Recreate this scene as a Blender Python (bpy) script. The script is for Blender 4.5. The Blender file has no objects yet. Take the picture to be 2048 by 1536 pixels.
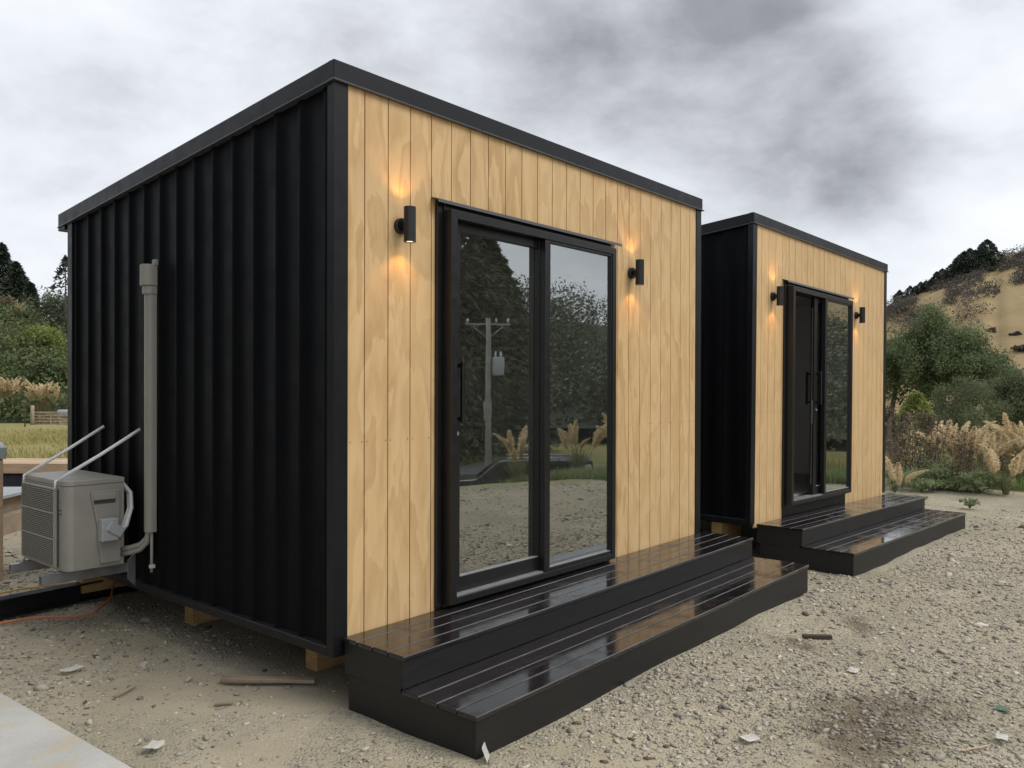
import bpy, bmesh, math, random
import numpy as np
from mathutils import Vector, Matrix, Euler

sc = bpy.context.scene
col = sc.collection
rad = math.radians

# ------------------------------------------------------------------ camera
CAM = Vector((-2.3637, -3.1102, 1.514))
YAW, PITCH, ROLL, FPX, PPY = .8665, -.0047, .0027, 1619.5, 13.7
cd = bpy.data.cameras.new('camera')
cam = bpy.data.objects.new('camera', cd); col.objects.link(cam)
cd.sensor_width = 36; cd.lens = 36*FPX/2048; cd.shift_y = PPY/2048
cd.clip_start = .05; cd.clip_end = 3000
D = Vector((math.sin(YAW)*math.cos(PITCH), math.cos(YAW)*math.cos(PITCH), math.sin(PITCH)))
Rv = Vector((math.cos(YAW), -math.sin(YAW), 0)); U = Rv.cross(D)
R2 = Rv*math.cos(ROLL)+U*math.sin(ROLL); U2 = -Rv*math.sin(ROLL)+U*math.cos(ROLL)
cam.matrix_world = Matrix(((R2.x, U2.x, -D.x, CAM.x), (R2.y, U2.y, -D.y, CAM.y), (R2.z, U2.z, -D.z, CAM.z), (0, 0, 0, 1)))
sc.camera = cam
sc.render.resolution_x, sc.render.resolution_y = 1024, 768

# ------------------------------------------------------------------ light
SUN_EL, SUN_AZ = rad(50), rad(158)          # azimuth measured from +Y towards +X
world = bpy.data.worlds.new('World'); sc.world = world; world.use_nodes = True
wt = world.node_tree; wn, wl = wt.nodes, wt.links
for n in list(wn): wn.remove(n)
def N(tree, typ, **kw):
    n = tree.nodes.new(typ)
    for k, v in kw.items(): setattr(n, k, v)
    return n
def link(tree, a, b): tree.links.new(a, b)
def math_(tree, op, a, b=None, c=None, clamp=False):
    n = N(tree, 'ShaderNodeMath', operation=op, use_clamp=clamp)
    for i, v in enumerate((a, b, c)):
        if v is None: continue
        if isinstance(v, (int, float)): n.inputs[i].default_value = v
        else: tree.links.new(v, n.inputs[i])
    return n.outputs[0]
def vmath(tree, op, a, b=None):
    n = N(tree, 'ShaderNodeVectorMath', operation=op)
    for i, v in enumerate((a, b)):
        if v is None: continue
        if isinstance(v, (tuple, list, Vector)): n.inputs[i].default_value = tuple(v)
        elif isinstance(v, (int, float)): n.inputs['Scale'].default_value = v
        else: tree.links.new(v, n.inputs[i])
    return n.outputs['Value'] if op in ('DOT_PRODUCT', 'LENGTH', 'DISTANCE') else n.outputs[0]
def ramp(tree, fac, stops, interp='LINEAR'):
    n = N(tree, 'ShaderNodeValToRGB'); n.color_ramp.interpolation = interp
    el = n.color_ramp.elements
    while len(el) < len(stops): el.new(.5)
    for e, (p, c) in zip(el, stops):
        e.position = p; e.color = (c[0], c[1], c[2], 1) if not isinstance(c, (int, float)) else (c, c, c, 1)
    if fac is not None: tree.links.new(fac, n.inputs[0])
    return n.outputs[0]
def noise(tree, vec, scale, detail=4, rough=.5, dist=0., out=0):
    n = N(tree, 'ShaderNodeTexNoise'); n.inputs['Scale'].default_value = scale; n.inputs['Detail'].default_value = detail
    n.inputs['Roughness'].default_value = rough; n.inputs['Distortion'].default_value = dist
    if vec is not None: tree.links.new(vec, n.inputs['Vector'])
    return n.outputs[out]
def mixc(tree, fac, a, b, blend='MIX'):
    n = N(tree, 'ShaderNodeMix', data_type='RGBA', blend_type=blend)
    for s, v in ((0, fac), (6, a), (7, b)):
        if isinstance(v, (int, float)): n.inputs[s].default_value = v
        elif isinstance(v, (tuple, list)): n.inputs[s].default_value = (v[0], v[1], v[2], 1)
        else: tree.links.new(v, n.inputs[s])
    return n.outputs[2]

sky = N(wt, 'ShaderNodeTexSky', sky_type='NISHITA', sun_disc=False, sun_elevation=SUN_EL, sun_rotation=SUN_AZ)
tc = N(wt, 'ShaderNodeTexCoord')
dirv = vmath(wt, 'NORMALIZE', tc.outputs['Generated'])
warp = N(wt, 'ShaderNodeTexNoise'); warp.inputs['Scale'].default_value = 2.6; warp.inputs['Detail'].default_value = 3
link(wt, dirv, warp.inputs['Vector'])
wv = vmath(wt, 'SCALE', vmath(wt, 'SUBTRACT', warp.outputs['Color'], (.5, .5, .5)), .22)
dw = vmath(wt, 'NORMALIZE', vmath(wt, 'ADD', dirv, wv))
def pix(px, py):
    return (D + R2*((px-1024)/FPX) + U2*((768+PPY-py)/FPX)).normalized()
vstr = N(wt, 'ShaderNodeMapping'); vstr.inputs['Scale'].default_value = (1, 1, 1.9); vstr.inputs['Location'].default_value = (2.3, .7, 1.1); link(wt, dirv, vstr.inputs[0])
lump = noise(wt, vstr.outputs[0], 4.6, 7, .56, .12)
lump2 = noise(wt, vstr.outputs[0], 1.7, 3, .5, .1)
acc = math_(wt, 'MULTIPLY', math_(wt, 'SUBTRACT', lump2, .5), .8)
acc = math_(wt, 'ADD', acc, math_(wt, 'MULTIPLY', math_(wt, 'SUBTRACT', lump, .5), 1.25))
# the darker rain clouds that hang over the valley
for px, py, sig, amp in ((1350, -40, .21, .16), (1000, -10, .14, .17), (1560, 80, .14, .14), (1150, 120, .08, .10), (1380, 150, .09, .13),
                         (1740, 290, .09, .26), (1560, 340, .08, .10), (1850, 290, .05, .12), (250, 330, .12, .05), (20, 430, .1, .05),
                         (1900, 100, .10, -.16), (1230, 300, .06, -.12), (1590, 250, .04, -.10), (1880, 430, .09, -.08), (100, 40, .2, -.08)):
    dt = vmath(wt, 'DOT_PRODUCT', dw, pix(px, py))
    g = math_(wt, 'POWER', 2.71828, math_(wt, 'MULTIPLY', math_(wt, 'SUBTRACT', dt, 1.0), 2/sig**2))
    acc = math_(wt, 'ADD', acc, math_(wt, 'MULTIPLY', g, amp))
cl = ramp(wt, math_(wt, 'ADD', acc, .30), [(0, (.69, .71, .745)), (.3, (.58, .60, .64)), (.55, (.43, .443, .475)), (.85, (.24, .248, .268)), (1, (.2, .21, .225))])
cloud10 = vmath(wt, 'SCALE', cl, 10.0)
skyc = mixc(wt, .96, sky.outputs[0], cloud10)
bg = N(wt, 'ShaderNodeBackground'); bg.inputs[1].default_value = .1
link(wt, skyc, bg.inputs[0])
wo = N(wt, 'ShaderNodeOutputWorld'); link(wt, bg.outputs[0], wo.inputs[0])

sl = bpy.data.lights.new('sun', 'SUN'); sl.energy = 1.5; sl.angle = rad(35); sl.color = (1, .965, .91)
so = bpy.data.objects.new('sun', sl); col.objects.link(so); so.location = (20, -20, 40)
sd = Vector((math.sin(SUN_AZ)*math.cos(SUN_EL), math.cos(SUN_AZ)*math.cos(SUN_EL), math.sin(SUN_EL)))
so.rotation_euler = sd.to_track_quat('Z', 'Y').to_euler()

vs = sc.view_settings
vs.view_transform = 'Standard'; vs.look = 'None'; vs.exposure = .56; vs.gamma = 1; vs.use_curve_mapping = False

# ------------------------------------------------------------------ helpers
def up(px, py, dist):
    """a point at depth dist on the photograph's ray (used once, to measure where things stand)"""
    return CAM + (D + R2*((px-1024)/FPX) + U2*((768+PPY-py)/FPX))*dist
def tag(o, label=None, cat=None, group=None, kind=None):
    if label: o['label'] = label
    if cat: o['category'] = cat
    if group: o['group'] = group
    if kind: o['kind'] = kind
    return o
def empty(name, loc=(0, 0, 0), rot=(0, 0, 0)):
    o = bpy.data.objects.new(name, None); col.objects.link(o); o.location = loc; o.rotation_euler = rot
    o.empty_display_size = .1
    return o
def obj(name, me, m=None, parent=None, loc=None, rot=None):
    o = bpy.data.objects.new(name, me); col.objects.link(o)
    if m is not None and len(me.materials) == 0: me.materials.append(m)
    if parent: o.parent = parent
    if loc is not None: o.location = loc
    if rot is not None: o.rotation_euler = rot
    return o
def copy_tree(o, parent=None):
    c = o.copy(); col.objects.link(c); c.parent = parent
    for ch in o.children: copy_tree(ch, c)
    return c

class MB:
    """collects shapes for ONE mesh"""
    def __init__(s): s.bm = bmesh.new()
    def box(s, x0, x1, y0, y1, z0, z1, bev=0, seg=1, mtx=None):
        r = bmesh.ops.create_cube(s.bm, size=1)
        vsx = r['verts']
        for v in vsx:
            v.co = Vector((x0+(v.co.x+.5)*(x1-x0), y0+(v.co.y+.5)*(y1-y0), z0+(v.co.z+.5)*(z1-z0)))
        if bev:
            ed = list({e for v in vsx for e in v.link_edges})
            r2 = bmesh.ops.bevel(s.bm, geom=ed, offset=bev, segments=seg, affect='EDGES', profile=.5)
            vsx = list({v for f in r2['faces'] for v in f.verts} | {v for v in vsx if v.is_valid})
        if mtx is not None:
            for v in vsx: v.co = mtx @ v.co
        return s
    def prism(s, pts, ax, a, b, bev=0):
        """polygon pts (2D) extruded along axis ax from a to b"""
        def P(p, t):
            return {'x': (t, p[0], p[1]), 'y': (p[0], t, p[1]), 'z': (p[0], p[1], t)}[ax]
        A = [s.bm.verts.new(P(p, a)) for p in pts]; B = [s.bm.verts.new(P(p, b)) for p in pts]
        n = len(pts); fs = [s.bm.faces.new(A[::-1]), s.bm.faces.new(B)]
        for i in range(n): fs.append(s.bm.faces.new((A[i], A[(i+1) % n], B[(i+1) % n], B[i])))
        bmesh.ops.recalc_face_normals(s.bm, faces=fs)
        if bev:
            ed = list({e for f in fs for e in f.edges})
            bmesh.ops.bevel(s.bm, geom=ed, offset=bev, segments=2, affect='EDGES', profile=.5)
        return s
    def tube(s, pts, r, n=10, cap=True):
        pts = [Vector(p) for p in pts]; rr = r if isinstance(r, (list, tuple)) else [r]*len(pts)
        rings = []; ref = None
        for i, p in enumerate(pts):
            t = (pts[min(i+1, len(pts)-1)]-pts[max(i-1, 0)]).normalized()
            if ref is None: ref = t.orthogonal().normalized()
            ref = (ref-t*ref.dot(t)).normalized(); b = t.cross(ref)
            rings.append([s.bm.verts.new(p+(ref*math.cos(2*math.pi*k/n)+b*math.sin(2*math.pi*k/n))*rr[i]) for k in range(n)])
        for a, b in zip(rings, rings[1:]):
            for k in range(n):
                f = s.bm.faces.new((a[k], a[(k+1) % n], b[(k+1) % n], b[k])); f.smooth = True
        if cap:
            s.bm.faces.new(rings[0][::-1]); s.bm.faces.new(rings[-1])
        return s
    def build(s, name, m=None, parent=None, loc=None, rot=None, smooth=False):
        me = bpy.data.meshes.new(name); 
        if smooth:
            for f in s.bm.faces: f.smooth = True
        s.bm.to_mesh(me); s.bm.free()
        return obj(name, me, m, parent, loc, rot)

def np_mesh(name, V, F):
    """fast mesh from numpy arrays; F is (n,k)"""
    V = np.asarray(V, np.float32); F = np.asarray(F, np.int32); me = bpy.data.meshes.new(name)
    me.vertices.add(len(V)); me.vertices.foreach_set('co', V.ravel())
    k = F.shape[1]; me.loops.add(F.size); me.loops.foreach_set('vertex_index', F.ravel())
    me.polygons.add(len(F)); me.polygons.foreach_set('loop_start', np.arange(0, F.size, k, dtype=np.int32))
    me.update(calc_edges=True)
    return me

# ------------------------------------------------------------------ materials
def newmat(name):
    m = bpy.data.materials.new(name); m.use_nodes = True
    t = m.node_tree; b = t.nodes['Principled BSDF']
    return m, t, b
def setp(b, rough=.6, metal=0., spec=.5, coat=0., coat_rough=.05):
    b.inputs['Roughness'].default_value = rough; b.inputs['Metallic'].default_value = metal
    b.inputs['Specular IOR Level'].default_value = spec; b.inputs['Coat Weight'].default_value = coat; b.inputs['Coat Roughness'].default_value = coat_rough
def bump(t, b, h, strength=.3, dist=.01):
    n = N(t, 'ShaderNodeBump'); n.inputs['Strength'].default_value = strength; n.inputs['Distance'].default_value = dist
    t.links.new(h, n.inputs['Height']); t.links.new(n.outputs[0], b.inputs['Normal'])
def coord(t, scale=(1, 1, 1), which='Object', off=(0, 0, 0)):
    c = N(t, 'ShaderNodeTexCoord'); mp = N(t, 'ShaderNodeMapping'); mp.inputs['Scale'].default_value = scale; mp.inputs['Location'].default_value = off
    t.links.new(c.outputs[which], mp.inputs[0]); return mp.outputs[0]
def wcoord(t, scale=(1, 1, 1), off=(0, 0, 0)):
    c = N(t, 'ShaderNodeNewGeometry'); mp = N(t, 'ShaderNodeMapping'); mp.inputs['Scale'].default_value = scale; mp.inputs['Location'].default_value = off
    t.links.new(c.outputs['Position'], mp.inputs[0]); return mp.outputs[0]
def simple(name, c, rough=.6, var=.12, scale=8, metal=0., spec=.5, bmp=0., bscale=60, stretch=(1, 1, 1), world_=False, rvar=.08):
    m, t, b = newmat(name); setp(b, rough, metal, spec)
    v = (wcoord if world_ else coord)(t, stretch)
    n1 = noise(t, v, scale, 5, .6)
    lo = tuple(x*(1-var) for x in c); hi = tuple(min(1, x*(1+var)) for x in c)
    t.links.new(ramp(t, n1, [(.3, lo), (.7, hi)]), b.inputs['Base Color'])
    t.links.new(ramp(t, noise(t, v, scale*2.3, 3), [(.3, max(.02, rough-rvar)), (.7, min(1, rough+rvar))]), b.inputs['Roughness'])
    if bmp: bump(t, b, noise(t, v, bscale, 4, .6), bmp, .004)
    return m

def plywood(name, off, contrast):
    m, t, b = newmat(name); setp(b, .55, spec=.35)
    v = coord(t, (1, 1, 1), 'Object', off)
    v1 = coord(t, (3.4, 1, .85), 'Object', off)
    n = noise(t, v1, 1.35, 4.5, .50, .25)
    saw = math_(t, 'FRACT', math_(t, 'MULTIPLY', n, 6.5))
    blot = ramp(t, saw, [(0, 0), (.05, .8), (.22, 1), (.7, .25), (1, 0)])
    n2 = noise(t, coord(t, (1.6, 1, .5), 'Object', (off[0]+3, 0, off[2]+5)), 1.1, 3, .5, .3)
    saw2 = math_(t, 'FRACT', math_(t, 'MULTIPLY', n2, 13))
    ring = ramp(t, saw2, [(0, 0), (.15, .5), (.5, .15), (1, 0)])
    fib = noise(t, coord(t, (90, 1, 2.2), 'Object', off), 3.0, 4, .6)
    patch = noise(t, coord(t, (.9, 1, .45), 'Object', (off[0], 2, off[2])), 1.6, 3)
    fac = math_(t, 'MULTIPLY', math_(t, 'ADD', math_(t, 'MULTIPLY', blot, .72), math_(t, 'MULTIPLY', ring, .5)),
                math_(t, 'ADD', math_(t, 'MULTIPLY', patch, 1.5), -.15), clamp=True)
    fac = math_(t, 'MULTIPLY', fac, 1.35*contrast, clamp=True)
    c = mixc(t, fac, (.655, .458, .236), (.445, .268, .116))
    c = mixc(t, math_(t, 'MULTIPLY', fib, .30), c, (.47, .31, .145))
    line = ramp(t, noise(t, coord(t, (260, 1, 3.2), 'Object', (off[0], 4, off[2])), 1.0, 3, .6), [(.52, 0), (.66, 1)])
    c = mixc(t, math_(t, 'MULTIPLY', line, .26), c, (.40, .25, .11))
    sm = ramp(t, noise(t, coord(t, (9, 1, 5), 'Object', (off[0]+1, 0, off[2])), 3.0, 2), [(.70, 0), (.78, 1)])
    c = mixc(t, math_(t, 'MULTIPLY', sm, .30), c, (.34, .20, .085))
    # each board of the sheet a touch different; a few dark knots
    oi = N(t, 'ShaderNodeObjectInfo')
    c = mixc(t, math_(t, 'MULTIPLY', oi.outputs['Random'], .22), c, (.68, .48, .255))
    kn = noise(t, coord(t, (3, 1, 1.6), 'Object', (off[0]+9, 0, off[2])), 2.6, 2)
    kf = ramp(t, kn, [(.735, 0), (.79, 1)])
    c = mixc(t, math_(t, 'MULTIPLY', kf, .45), c, (.30, .16, .055))
    t.links.new(c, b.inputs['Base Color'])
    bump(t, b, fib, .12, .002)
    return m

M = {}
M['ply_a'] = plywood('oiled_plywood', (0, 0, 0), 1.0)
M['ply_b'] = plywood('oiled_plywood_pale', (7.3, 0, 2.1), .7)
M['groove'] = simple('plywood_groove', (.16, .085, .035), .8)
M['metal'] = simple('black_coated_steel', (.0034, .0038, .0052), .58, .2, 3, spec=.09, rvar=.06)
M['trim'] = simple('charcoal_flashing', (.0065, .0070, .0085), .42, .12, 5, spec=.32, rvar=.06)
M['lip'] = simple('flashing_edge', (.060, .063, .070), .35, .1, 5, rvar=.05)
M['alu'] = simple('black_aluminium', (.0085, .0085, .0092), .36, .15, 9, spec=.45, bmp=.03, bscale=900)
M['sill'] = simple('anodised_track', (.34, .34, .34), .45, .15, 12, metal=.5)
M['steel'] = simple('galvanised_steel', (.36, .37, .38), .42, .15, 14, metal=.8)
M['lining'] = simple('painted_lining', (.78, .77, .74), .75, .04, 2)
M['floor_in'] = simple('grey_vinyl_floor', (.33, .31, .29), .5, .15, 6)
M['pine'] = simple('sawn_pine', (.46, .29, .13), .75, .25, 4, stretch=(3, 3, 20), bmp=.2, bscale=30)
M['pine_grey'] = simple('weathered_pine', (.30, .235, .165), .85, .3, 3, bmp=.25, bscale=20, world_=True)
M['plank'] = simple('pale_timber', (.47, .34, .22), .75, .22, 3, stretch=(1, 6, 6), bmp=.15, bscale=20)
M['wrap'] = simple('blue_black_wrap', (.03, .033, .055), .35, .3, 6)
M['grey_sheet'] = simple('grey_sheet', (.30, .33, .34), .6, .15, 4)
M['lamp_black'] = simple('satin_black_lamp', (.010, .010, .011), .42, .1, 20)
M['ac'] = simple('beige_enamel', (.31, .295, .26), .42, .08, 5, rvar=.05)
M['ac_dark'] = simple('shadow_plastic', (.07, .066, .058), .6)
M['ac_fin'] = simple('condenser_grille', (.25, .235, .20), .55, .1, 20)
M['ac_white'] = simple('white_plastic', (.62, .62, .60), .45, .05, 9)
M['iso'] = simple('grey_plastic', (.38, .40, .41), .45, .05, 9)
M['trunk'] = simple('trunking_plastic', (.285, .275, .240), .45, .06, 6)
M['strap'] = simple('white_strap', (.80, .80, .80), .7, .08, 30)
M['cordA'] = simple('orange_cord', (.62, .20, .08), .55, .12, 10)
M['cordB'] = simple('yellow_cord', (.55, .34, .10), .55, .12, 10)
M['paper'] = simple('paper_scrap', (.78, .77, .72), .8, .1, 12)
M['sticker'] = simple('blue_sticker', (.03, .12, .19), .4)
M['badge'] = simple('bronze_badge', (.32, .22, .09), .4)
M['charred'] = simple('dark_stick', (.06, .045, .032), .85)
M['green_scrap'] = simple('green_scrap', (.19, .30, .22), .6)
M['black_beam'] = simple('black_beam', (.012, .012, .013), .75, .2, 4, spec=.3)
M['bark'] = simple('bark', (.10, .08, .062), .9, .35, 6, bmp=.5, bscale=15)
M['pole_grey'] = simple('bleached_pole', (.30, .29, .25), .85, .2, 3)

def stain(name, rough, wet):
    m, t, b = newmat(name); setp(b, rough, spec=.5)
    v = coord(t, (1.2, 22, 22))
    g = noise(t, v, 4, 5, .6)
    t.links.new(ramp(t, g, [(.3, (.0085, .0070, .0075)), (.7, (.021, .018, .018))]), b.inputs['Base Color'])
    if wet:
        p = noise(t, wcoord(t, (1, 1, 1)), 5.5, 5, .6)
        t.links.new(ramp(t, p, [(.36, .05), (.50, .12), (.62, .34)]), b.inputs['Roughness'])
        b.inputs['Coat Weight'].default_value = .35; b.inputs['Coat Roughness'].default_value = .06
        bump(t, b, math_(t, 'ADD', math_(t, 'MULTIPLY', g, .5), noise(t, wcoord(t), 60, 3)), .10, .0025)
    else:
        kn = noise(t, coord(t, (2.2, 1, 5)), 2.2, 2)
        t.links.new(mixc(t, ramp(t, kn, [(.66, 0), (.74, 1)]), ramp(t, g, [(.3, (.0065, .0065, .007)), (.7, (.0135, .0132, .014))]), (.004, .004, .0035)), b.inputs['Base Color'])
        bump(t, b, g, .15, .003)
    return m
M['edge_grey'] = simple('grey_board_edge', (.085, .083, .085), .35, .5, 14, stretch=(.4, 1, 1))
M['tread'] = stain('wet_black_stain', .2, True)
M['riser'] = stain('black_stain', .5, False)

def glass(name, refl, tint):
    m = bpy.data.materials.new(name); m.use_nodes = True; t = m.node_tree
    t.nodes.remove(t.nodes['Principled BSDF'])
    out = t.nodes['Material Output']
    gl = N(t, 'ShaderNodeBsdfGlossy'); gl.inputs['Roughness'].default_value = .012; gl.inputs['Color'].default_value = (.93, .97, .95, 1)
    tr = N(t, 'ShaderNodeBsdfTransparent'); tr.inputs['Color'].default_value = (*tint, 1)
    lw = N(t, 'ShaderNodeLayerWeight'); lw.inputs['Blend'].default_value = .35
    f = math_(t, 'ADD', math_(t, 'MULTIPLY', lw.outputs['Fresnel'], .9), refl, clamp=True)
    # the faint waviness of toughened double glazing
    bp = N(t, 'ShaderNodeBump'); bp.inputs['Strength'].default_value = .012; bp.inputs['Distance'].default_value = .01
    t.links.new(noise(t, coord(t), 5, 2), bp.inputs['Height']); t.links.new(bp.outputs[0], gl.inputs['Normal'])
    mx = N(t, 'ShaderNodeMixShader'); t.links.new(f, mx.inputs[0]); t.links.new(tr.outputs[0], mx.inputs[1]); t.links.new(gl.outputs[0], mx.inputs[2])
    df = N(t, 'ShaderNodeBsdfDiffuse'); df.inputs['Color'].default_value = (.62, .63, .58, 1)
    m2 = N(t, 'ShaderNodeMixShader'); t.links.new(ramp(t, noise(t, coord(t, (1, 1, .6)), 3, 5, .6), [(.3, .008), (.7, .024)]), m2.inputs[0])
    t.links.new(mx.outputs[0], m2.inputs[1]); t.links.new(df.outputs[0], m2.inputs[2])
    t.links.new(m2.outputs[0], out.inputs[0])
    return m
M['glass'] = glass('tinted_double_glazing', .38, (.74, .75, .71))
M['glass_dark'] = simple('vehicle_glass', (.015, .017, .018), .08, .1, 4, spec=.6, rvar=.02)

m, t, b = newmat('lamp_lens'); setp(b, .4)
b.inputs['Base Color'].default_value = (.9, .8, .6, 1); b.inputs['Emission Color'].default_value = (1, .70, .36, 1); b.inputs['Emission Strength'].default_value = 5
M['lens'] = m

# ground: yard dirt, gravel, damp stain, then paddock grass further out
def ground_mat():
    m, t, b = newmat('gravel_yard'); setp(b, .92, spec=.25)
    P = wcoord(t)
    sand = ramp(t, noise(t, P, 1.7, 6, .6), [(.3, (.37, .31, .205)), (.7, (.49, .435, .31))])
    sx = N(t, 'ShaderNodeSeparateXYZ'); t.links.new(P, sx.inputs[0])
    grit = ramp(t, noise(t, P, 160, 3, .7), [(.3, (.23, .195, .14)), (.5, (.43, .37, .27)), (.75, (.62, .56, .45))])
    c = mixc(t, .5, sand, grit)
    vo = N(t, 'ShaderNodeTexVoronoi'); vo.inputs['Scale'].default_value = 62; vo.inputs['Randomness'].default_value = 1
    t.links.new(P, vo.inputs['Vector'])
    sep = N(t, 'ShaderNodeSeparateColor'); t.links.new(vo.outputs['Color'], sep.inputs[0])
    peb = ramp(t, sep.outputs[0], [(0, (.20, .19, .165)), (.4, (.34, .325, .28)), (.75, (.46, .43, .36)), (1, (.60, .57, .50))])
    cov = noise(t, P, .75, 5, .62)
    cov2 = noise(t, P, 7, 4, .6)
    covm = math_(t, 'ADD', math_(t, 'MULTIPLY', cov, .75), math_(t, 'MULTIPLY', cov2, .35))
    # more loose stone out in the open yard than along the sheltered side of the cabin
    shift = N(t, 'ShaderNodeMapRange'); t.links.new(sx.outputs[0], shift.inputs[0])
    shift.inputs[1].default_value = -.6; shift.inputs[2].default_value = 2.4; shift.inputs[3].default_value = -.10; shift.inputs[4].default_value = .05
    covm = math_(t, 'ADD', covm, shift.outputs[0])
    stone = math_(t, 'MULTIPLY', ramp(t, covm, [(.44, 0), (.56, 1)]), ramp(t, vo.outputs['Distance'], [(.35, 1), (.62, 0)]))
    stone = math_(t, 'MULTIPLY', stone, ramp(t, sep.outputs[1], [(.18, 0), (.3, 1)]))
    c = mixc(t, math_(t, 'MULTIPLY', stone, .85), c, peb)
    gp_ = ramp(t, noise(t, P, 1.15, 6, .68), [(.45, 0), (.62, 1)])
    c = mixc(t, math_(t, 'MULTIPLY', gp_, .42), c, (.235, .222, .185))
    # damp brown spill on the gravel
    def spot(x, y, rx, ry, rot):
        mp = N(t, 'ShaderNodeMapping'); mp.vector_type = 'TEXTURE'
        mp.inputs['Location'].default_value = (x, y, 0); mp.inputs['Rotation'].default_value = (0, 0, rot); mp.inputs['Scale'].default_value = (rx, ry, 50)
        t.links.new(P, mp.inputs[0])
        l = vmath(t, 'LENGTH', mp.outputs[0])
        l = math_(t, 'ADD', l, math_(t, 'MULTIPLY', math_(t, 'SUBTRACT', noise(t, P, 9, 6, .7), .5), 2.2))
        return ramp(t, l, [(.35, 1), (.95, 0)])
    for a in ((1.62, -1.98, .60, .34, -.5), (1.25, -2.02, .44, .28, .2), (3.05, -1.45, .35, .12, .4), (2.4, -1.3, .22, .1, 1)):
        c = mixc(t, math_(t, 'MULTIPLY', spot(*a), .66), c, (.095, .068, .044))
    # paddock
    gn = noise(t, P, .35, 6, .65)
    grass = ramp(t, gn, [(.3, (.34, .27, .11)), (.5, (.27, .25, .09)), (.72, (.17, .20, .06))])
    far = N(t, 'ShaderNodeMapRange'); t.links.new(sx.outputs[1], far.inputs[0])
    far.inputs[1].default_value = 9.5; far.inputs[2].default_value = 12.5
    fz = math_(t, 'ADD', far.outputs[0], math_(t, 'MULTIPLY', math_(t, 'SUBTRACT', gn, .5), .8), clamp=True)
    # distance outside the yard fence line on the east and south-east
    def hp(nx, ny, o): return math_(t, 'SUBTRACT', math_(t, 'ADD', math_(t, 'MULTIPLY', sx.outputs[0], nx), math_(t, 'MULTIPLY', sx.outputs[1], ny)), o)
    e = math_(t, 'MAXIMUM', math_(t, 'MAXIMUM', hp(.779, -.628, 10.21), hp(.99, -.14, 12.32)), hp(.258, -.966, 6.87))
    er = N(t, 'ShaderNodeMapRange'); t.links.new(e, er.inputs[0]); er.inputs[1].default_value = .2; er.inputs[2].default_value = 1.4
    ef = math_(t, 'ADD', er.outputs[0], math_(t, 'MULTIPLY', math_(t, 'SUBTRACT', noise(t, P, 1.1, 4), .5), .9), clamp=True)
    # a pale stony river flat beyond the weeds
    rv = N(t, 'ShaderNodeMapRange'); t.links.new(e, rv.inputs[0]); rv.inputs[1].default_value = 6; rv.inputs[2].default_value = 8.5
    rv2 = N(t, 'ShaderNodeMapRange'); t.links.new(e, rv2.inputs[0]); rv2.inputs[1].default_value = 24; rv2.inputs[2].default_value = 20
    river = math_(t, 'MULTIPLY', rv.outputs[0], rv2.outputs[0])
    rcol = ramp(t, noise(t, P, 2.2, 6, .7), [(.3, (.24, .23, .20)), (.7, (.47, .45, .41))])
    c = mixc(t, math_(t, 'MAXIMUM', fz, ef), c, grass)
    c = mixc(t, river, c, rcol)
    t.links.new(c, b.inputs['Base Color'])
    h = math_(t, 'ADD', math_(t, 'MULTIPLY', stone, .7), math_(t, 'MULTIPLY', noise(t, P, 90, 4, .7), .6))
    bump(t, b, h, .85, .016)
    return m
M['ground'] = ground_mat()
def stone_mat():
    m, t, b = newmat('stones'); setp(b, .85, spec=.3)
    at = N(t, 'ShaderNodeAttribute'); at.attribute_name = 'tone'; at.attribute_type = 'GEOMETRY'
    c = ramp(t, at.outputs['Fac'], [(0, (.105, .082, .058)), (.3, (.25, .235, .20)), (.6, (.39, .365, .305)), (.88, (.52, .49, .42)), (1, (.66, .64, .58))])
    c = mixc(t, math_(t, 'MULTIPLY', math_(t, 'MULTIPLY', noise(t, wcoord(t), 70, 4, .7), at.outputs['Fac']), .75), c, (.42, .36, .26))
    t.links.new(c, b.inputs['Base Color'])
    return m
M['stones'] = stone_mat()
def concrete():
    m, t, b = newmat('concrete'); setp(b, .8, spec=.3)
    P = wcoord(t)
    c = ramp(t, noise(t, P, 2.4, 6, .6), [(.3, (.40, .395, .365)), (.7, (.52, .51, .475))])
    c = mixc(t, ramp(t, noise(t, P, 3.1, 5, .6), [(.50, 0), (.64, .85)]), c, (.50, .40, .26))
    c = mixc(t, ramp(t, noise(t, P, 60, 3, .7), [(.55, 0), (.8, .4)]), c, (.2, .19, .17))
    t.links.new(c, b.inputs['Base Color']); bump(t, b, noise(t, P, 80, 4), .2, .003)
    return m
M['concrete'] = concrete()

def leaf_mat(name, a, bcol, scale=.9, trans=.25, rough=.6):
    """two greens; light and dark clumps come from shade, the tone only varies from twig to twig"""
    m, t, b = newmat(name); setp(b, rough, spec=.25)
    P = wcoord(t)
    n = noise(t, P, scale, 4, .65)
    n2 = noise(t, P, scale*9, 2, .5)
    f = math_(t, 'ADD', math_(t, 'MULTIPLY', n, .65), math_(t, 'MULTIPLY', n2, .35))
    c = ramp(t, f, [(.34, a), (.64, bcol)])
    t.links.new(c, b.inputs['Base Color'])
    tl = N(t, 'ShaderNodeBsdfTranslucent'); t.links.new(c, tl.inputs['Color'])
    mx = N(t, 'ShaderNodeMixShader'); mx.inputs[0].default_value = trans
    t.links.new(b.outputs[0], mx.inputs[1]); t.links.new(tl.outputs[0], mx.inputs[2])
    t.links.new(mx.outputs[0], t.nodes['Material Output'].inputs[0])
    return m
M['willow'] = leaf_mat('willow_leaf', (.100, .135, .062), (.215, .255, .125), .5, .4)
M['olive'] = leaf_mat('olive_leaf', (.085, .108, .055), (.170, .195, .098), .5, .35)
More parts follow.
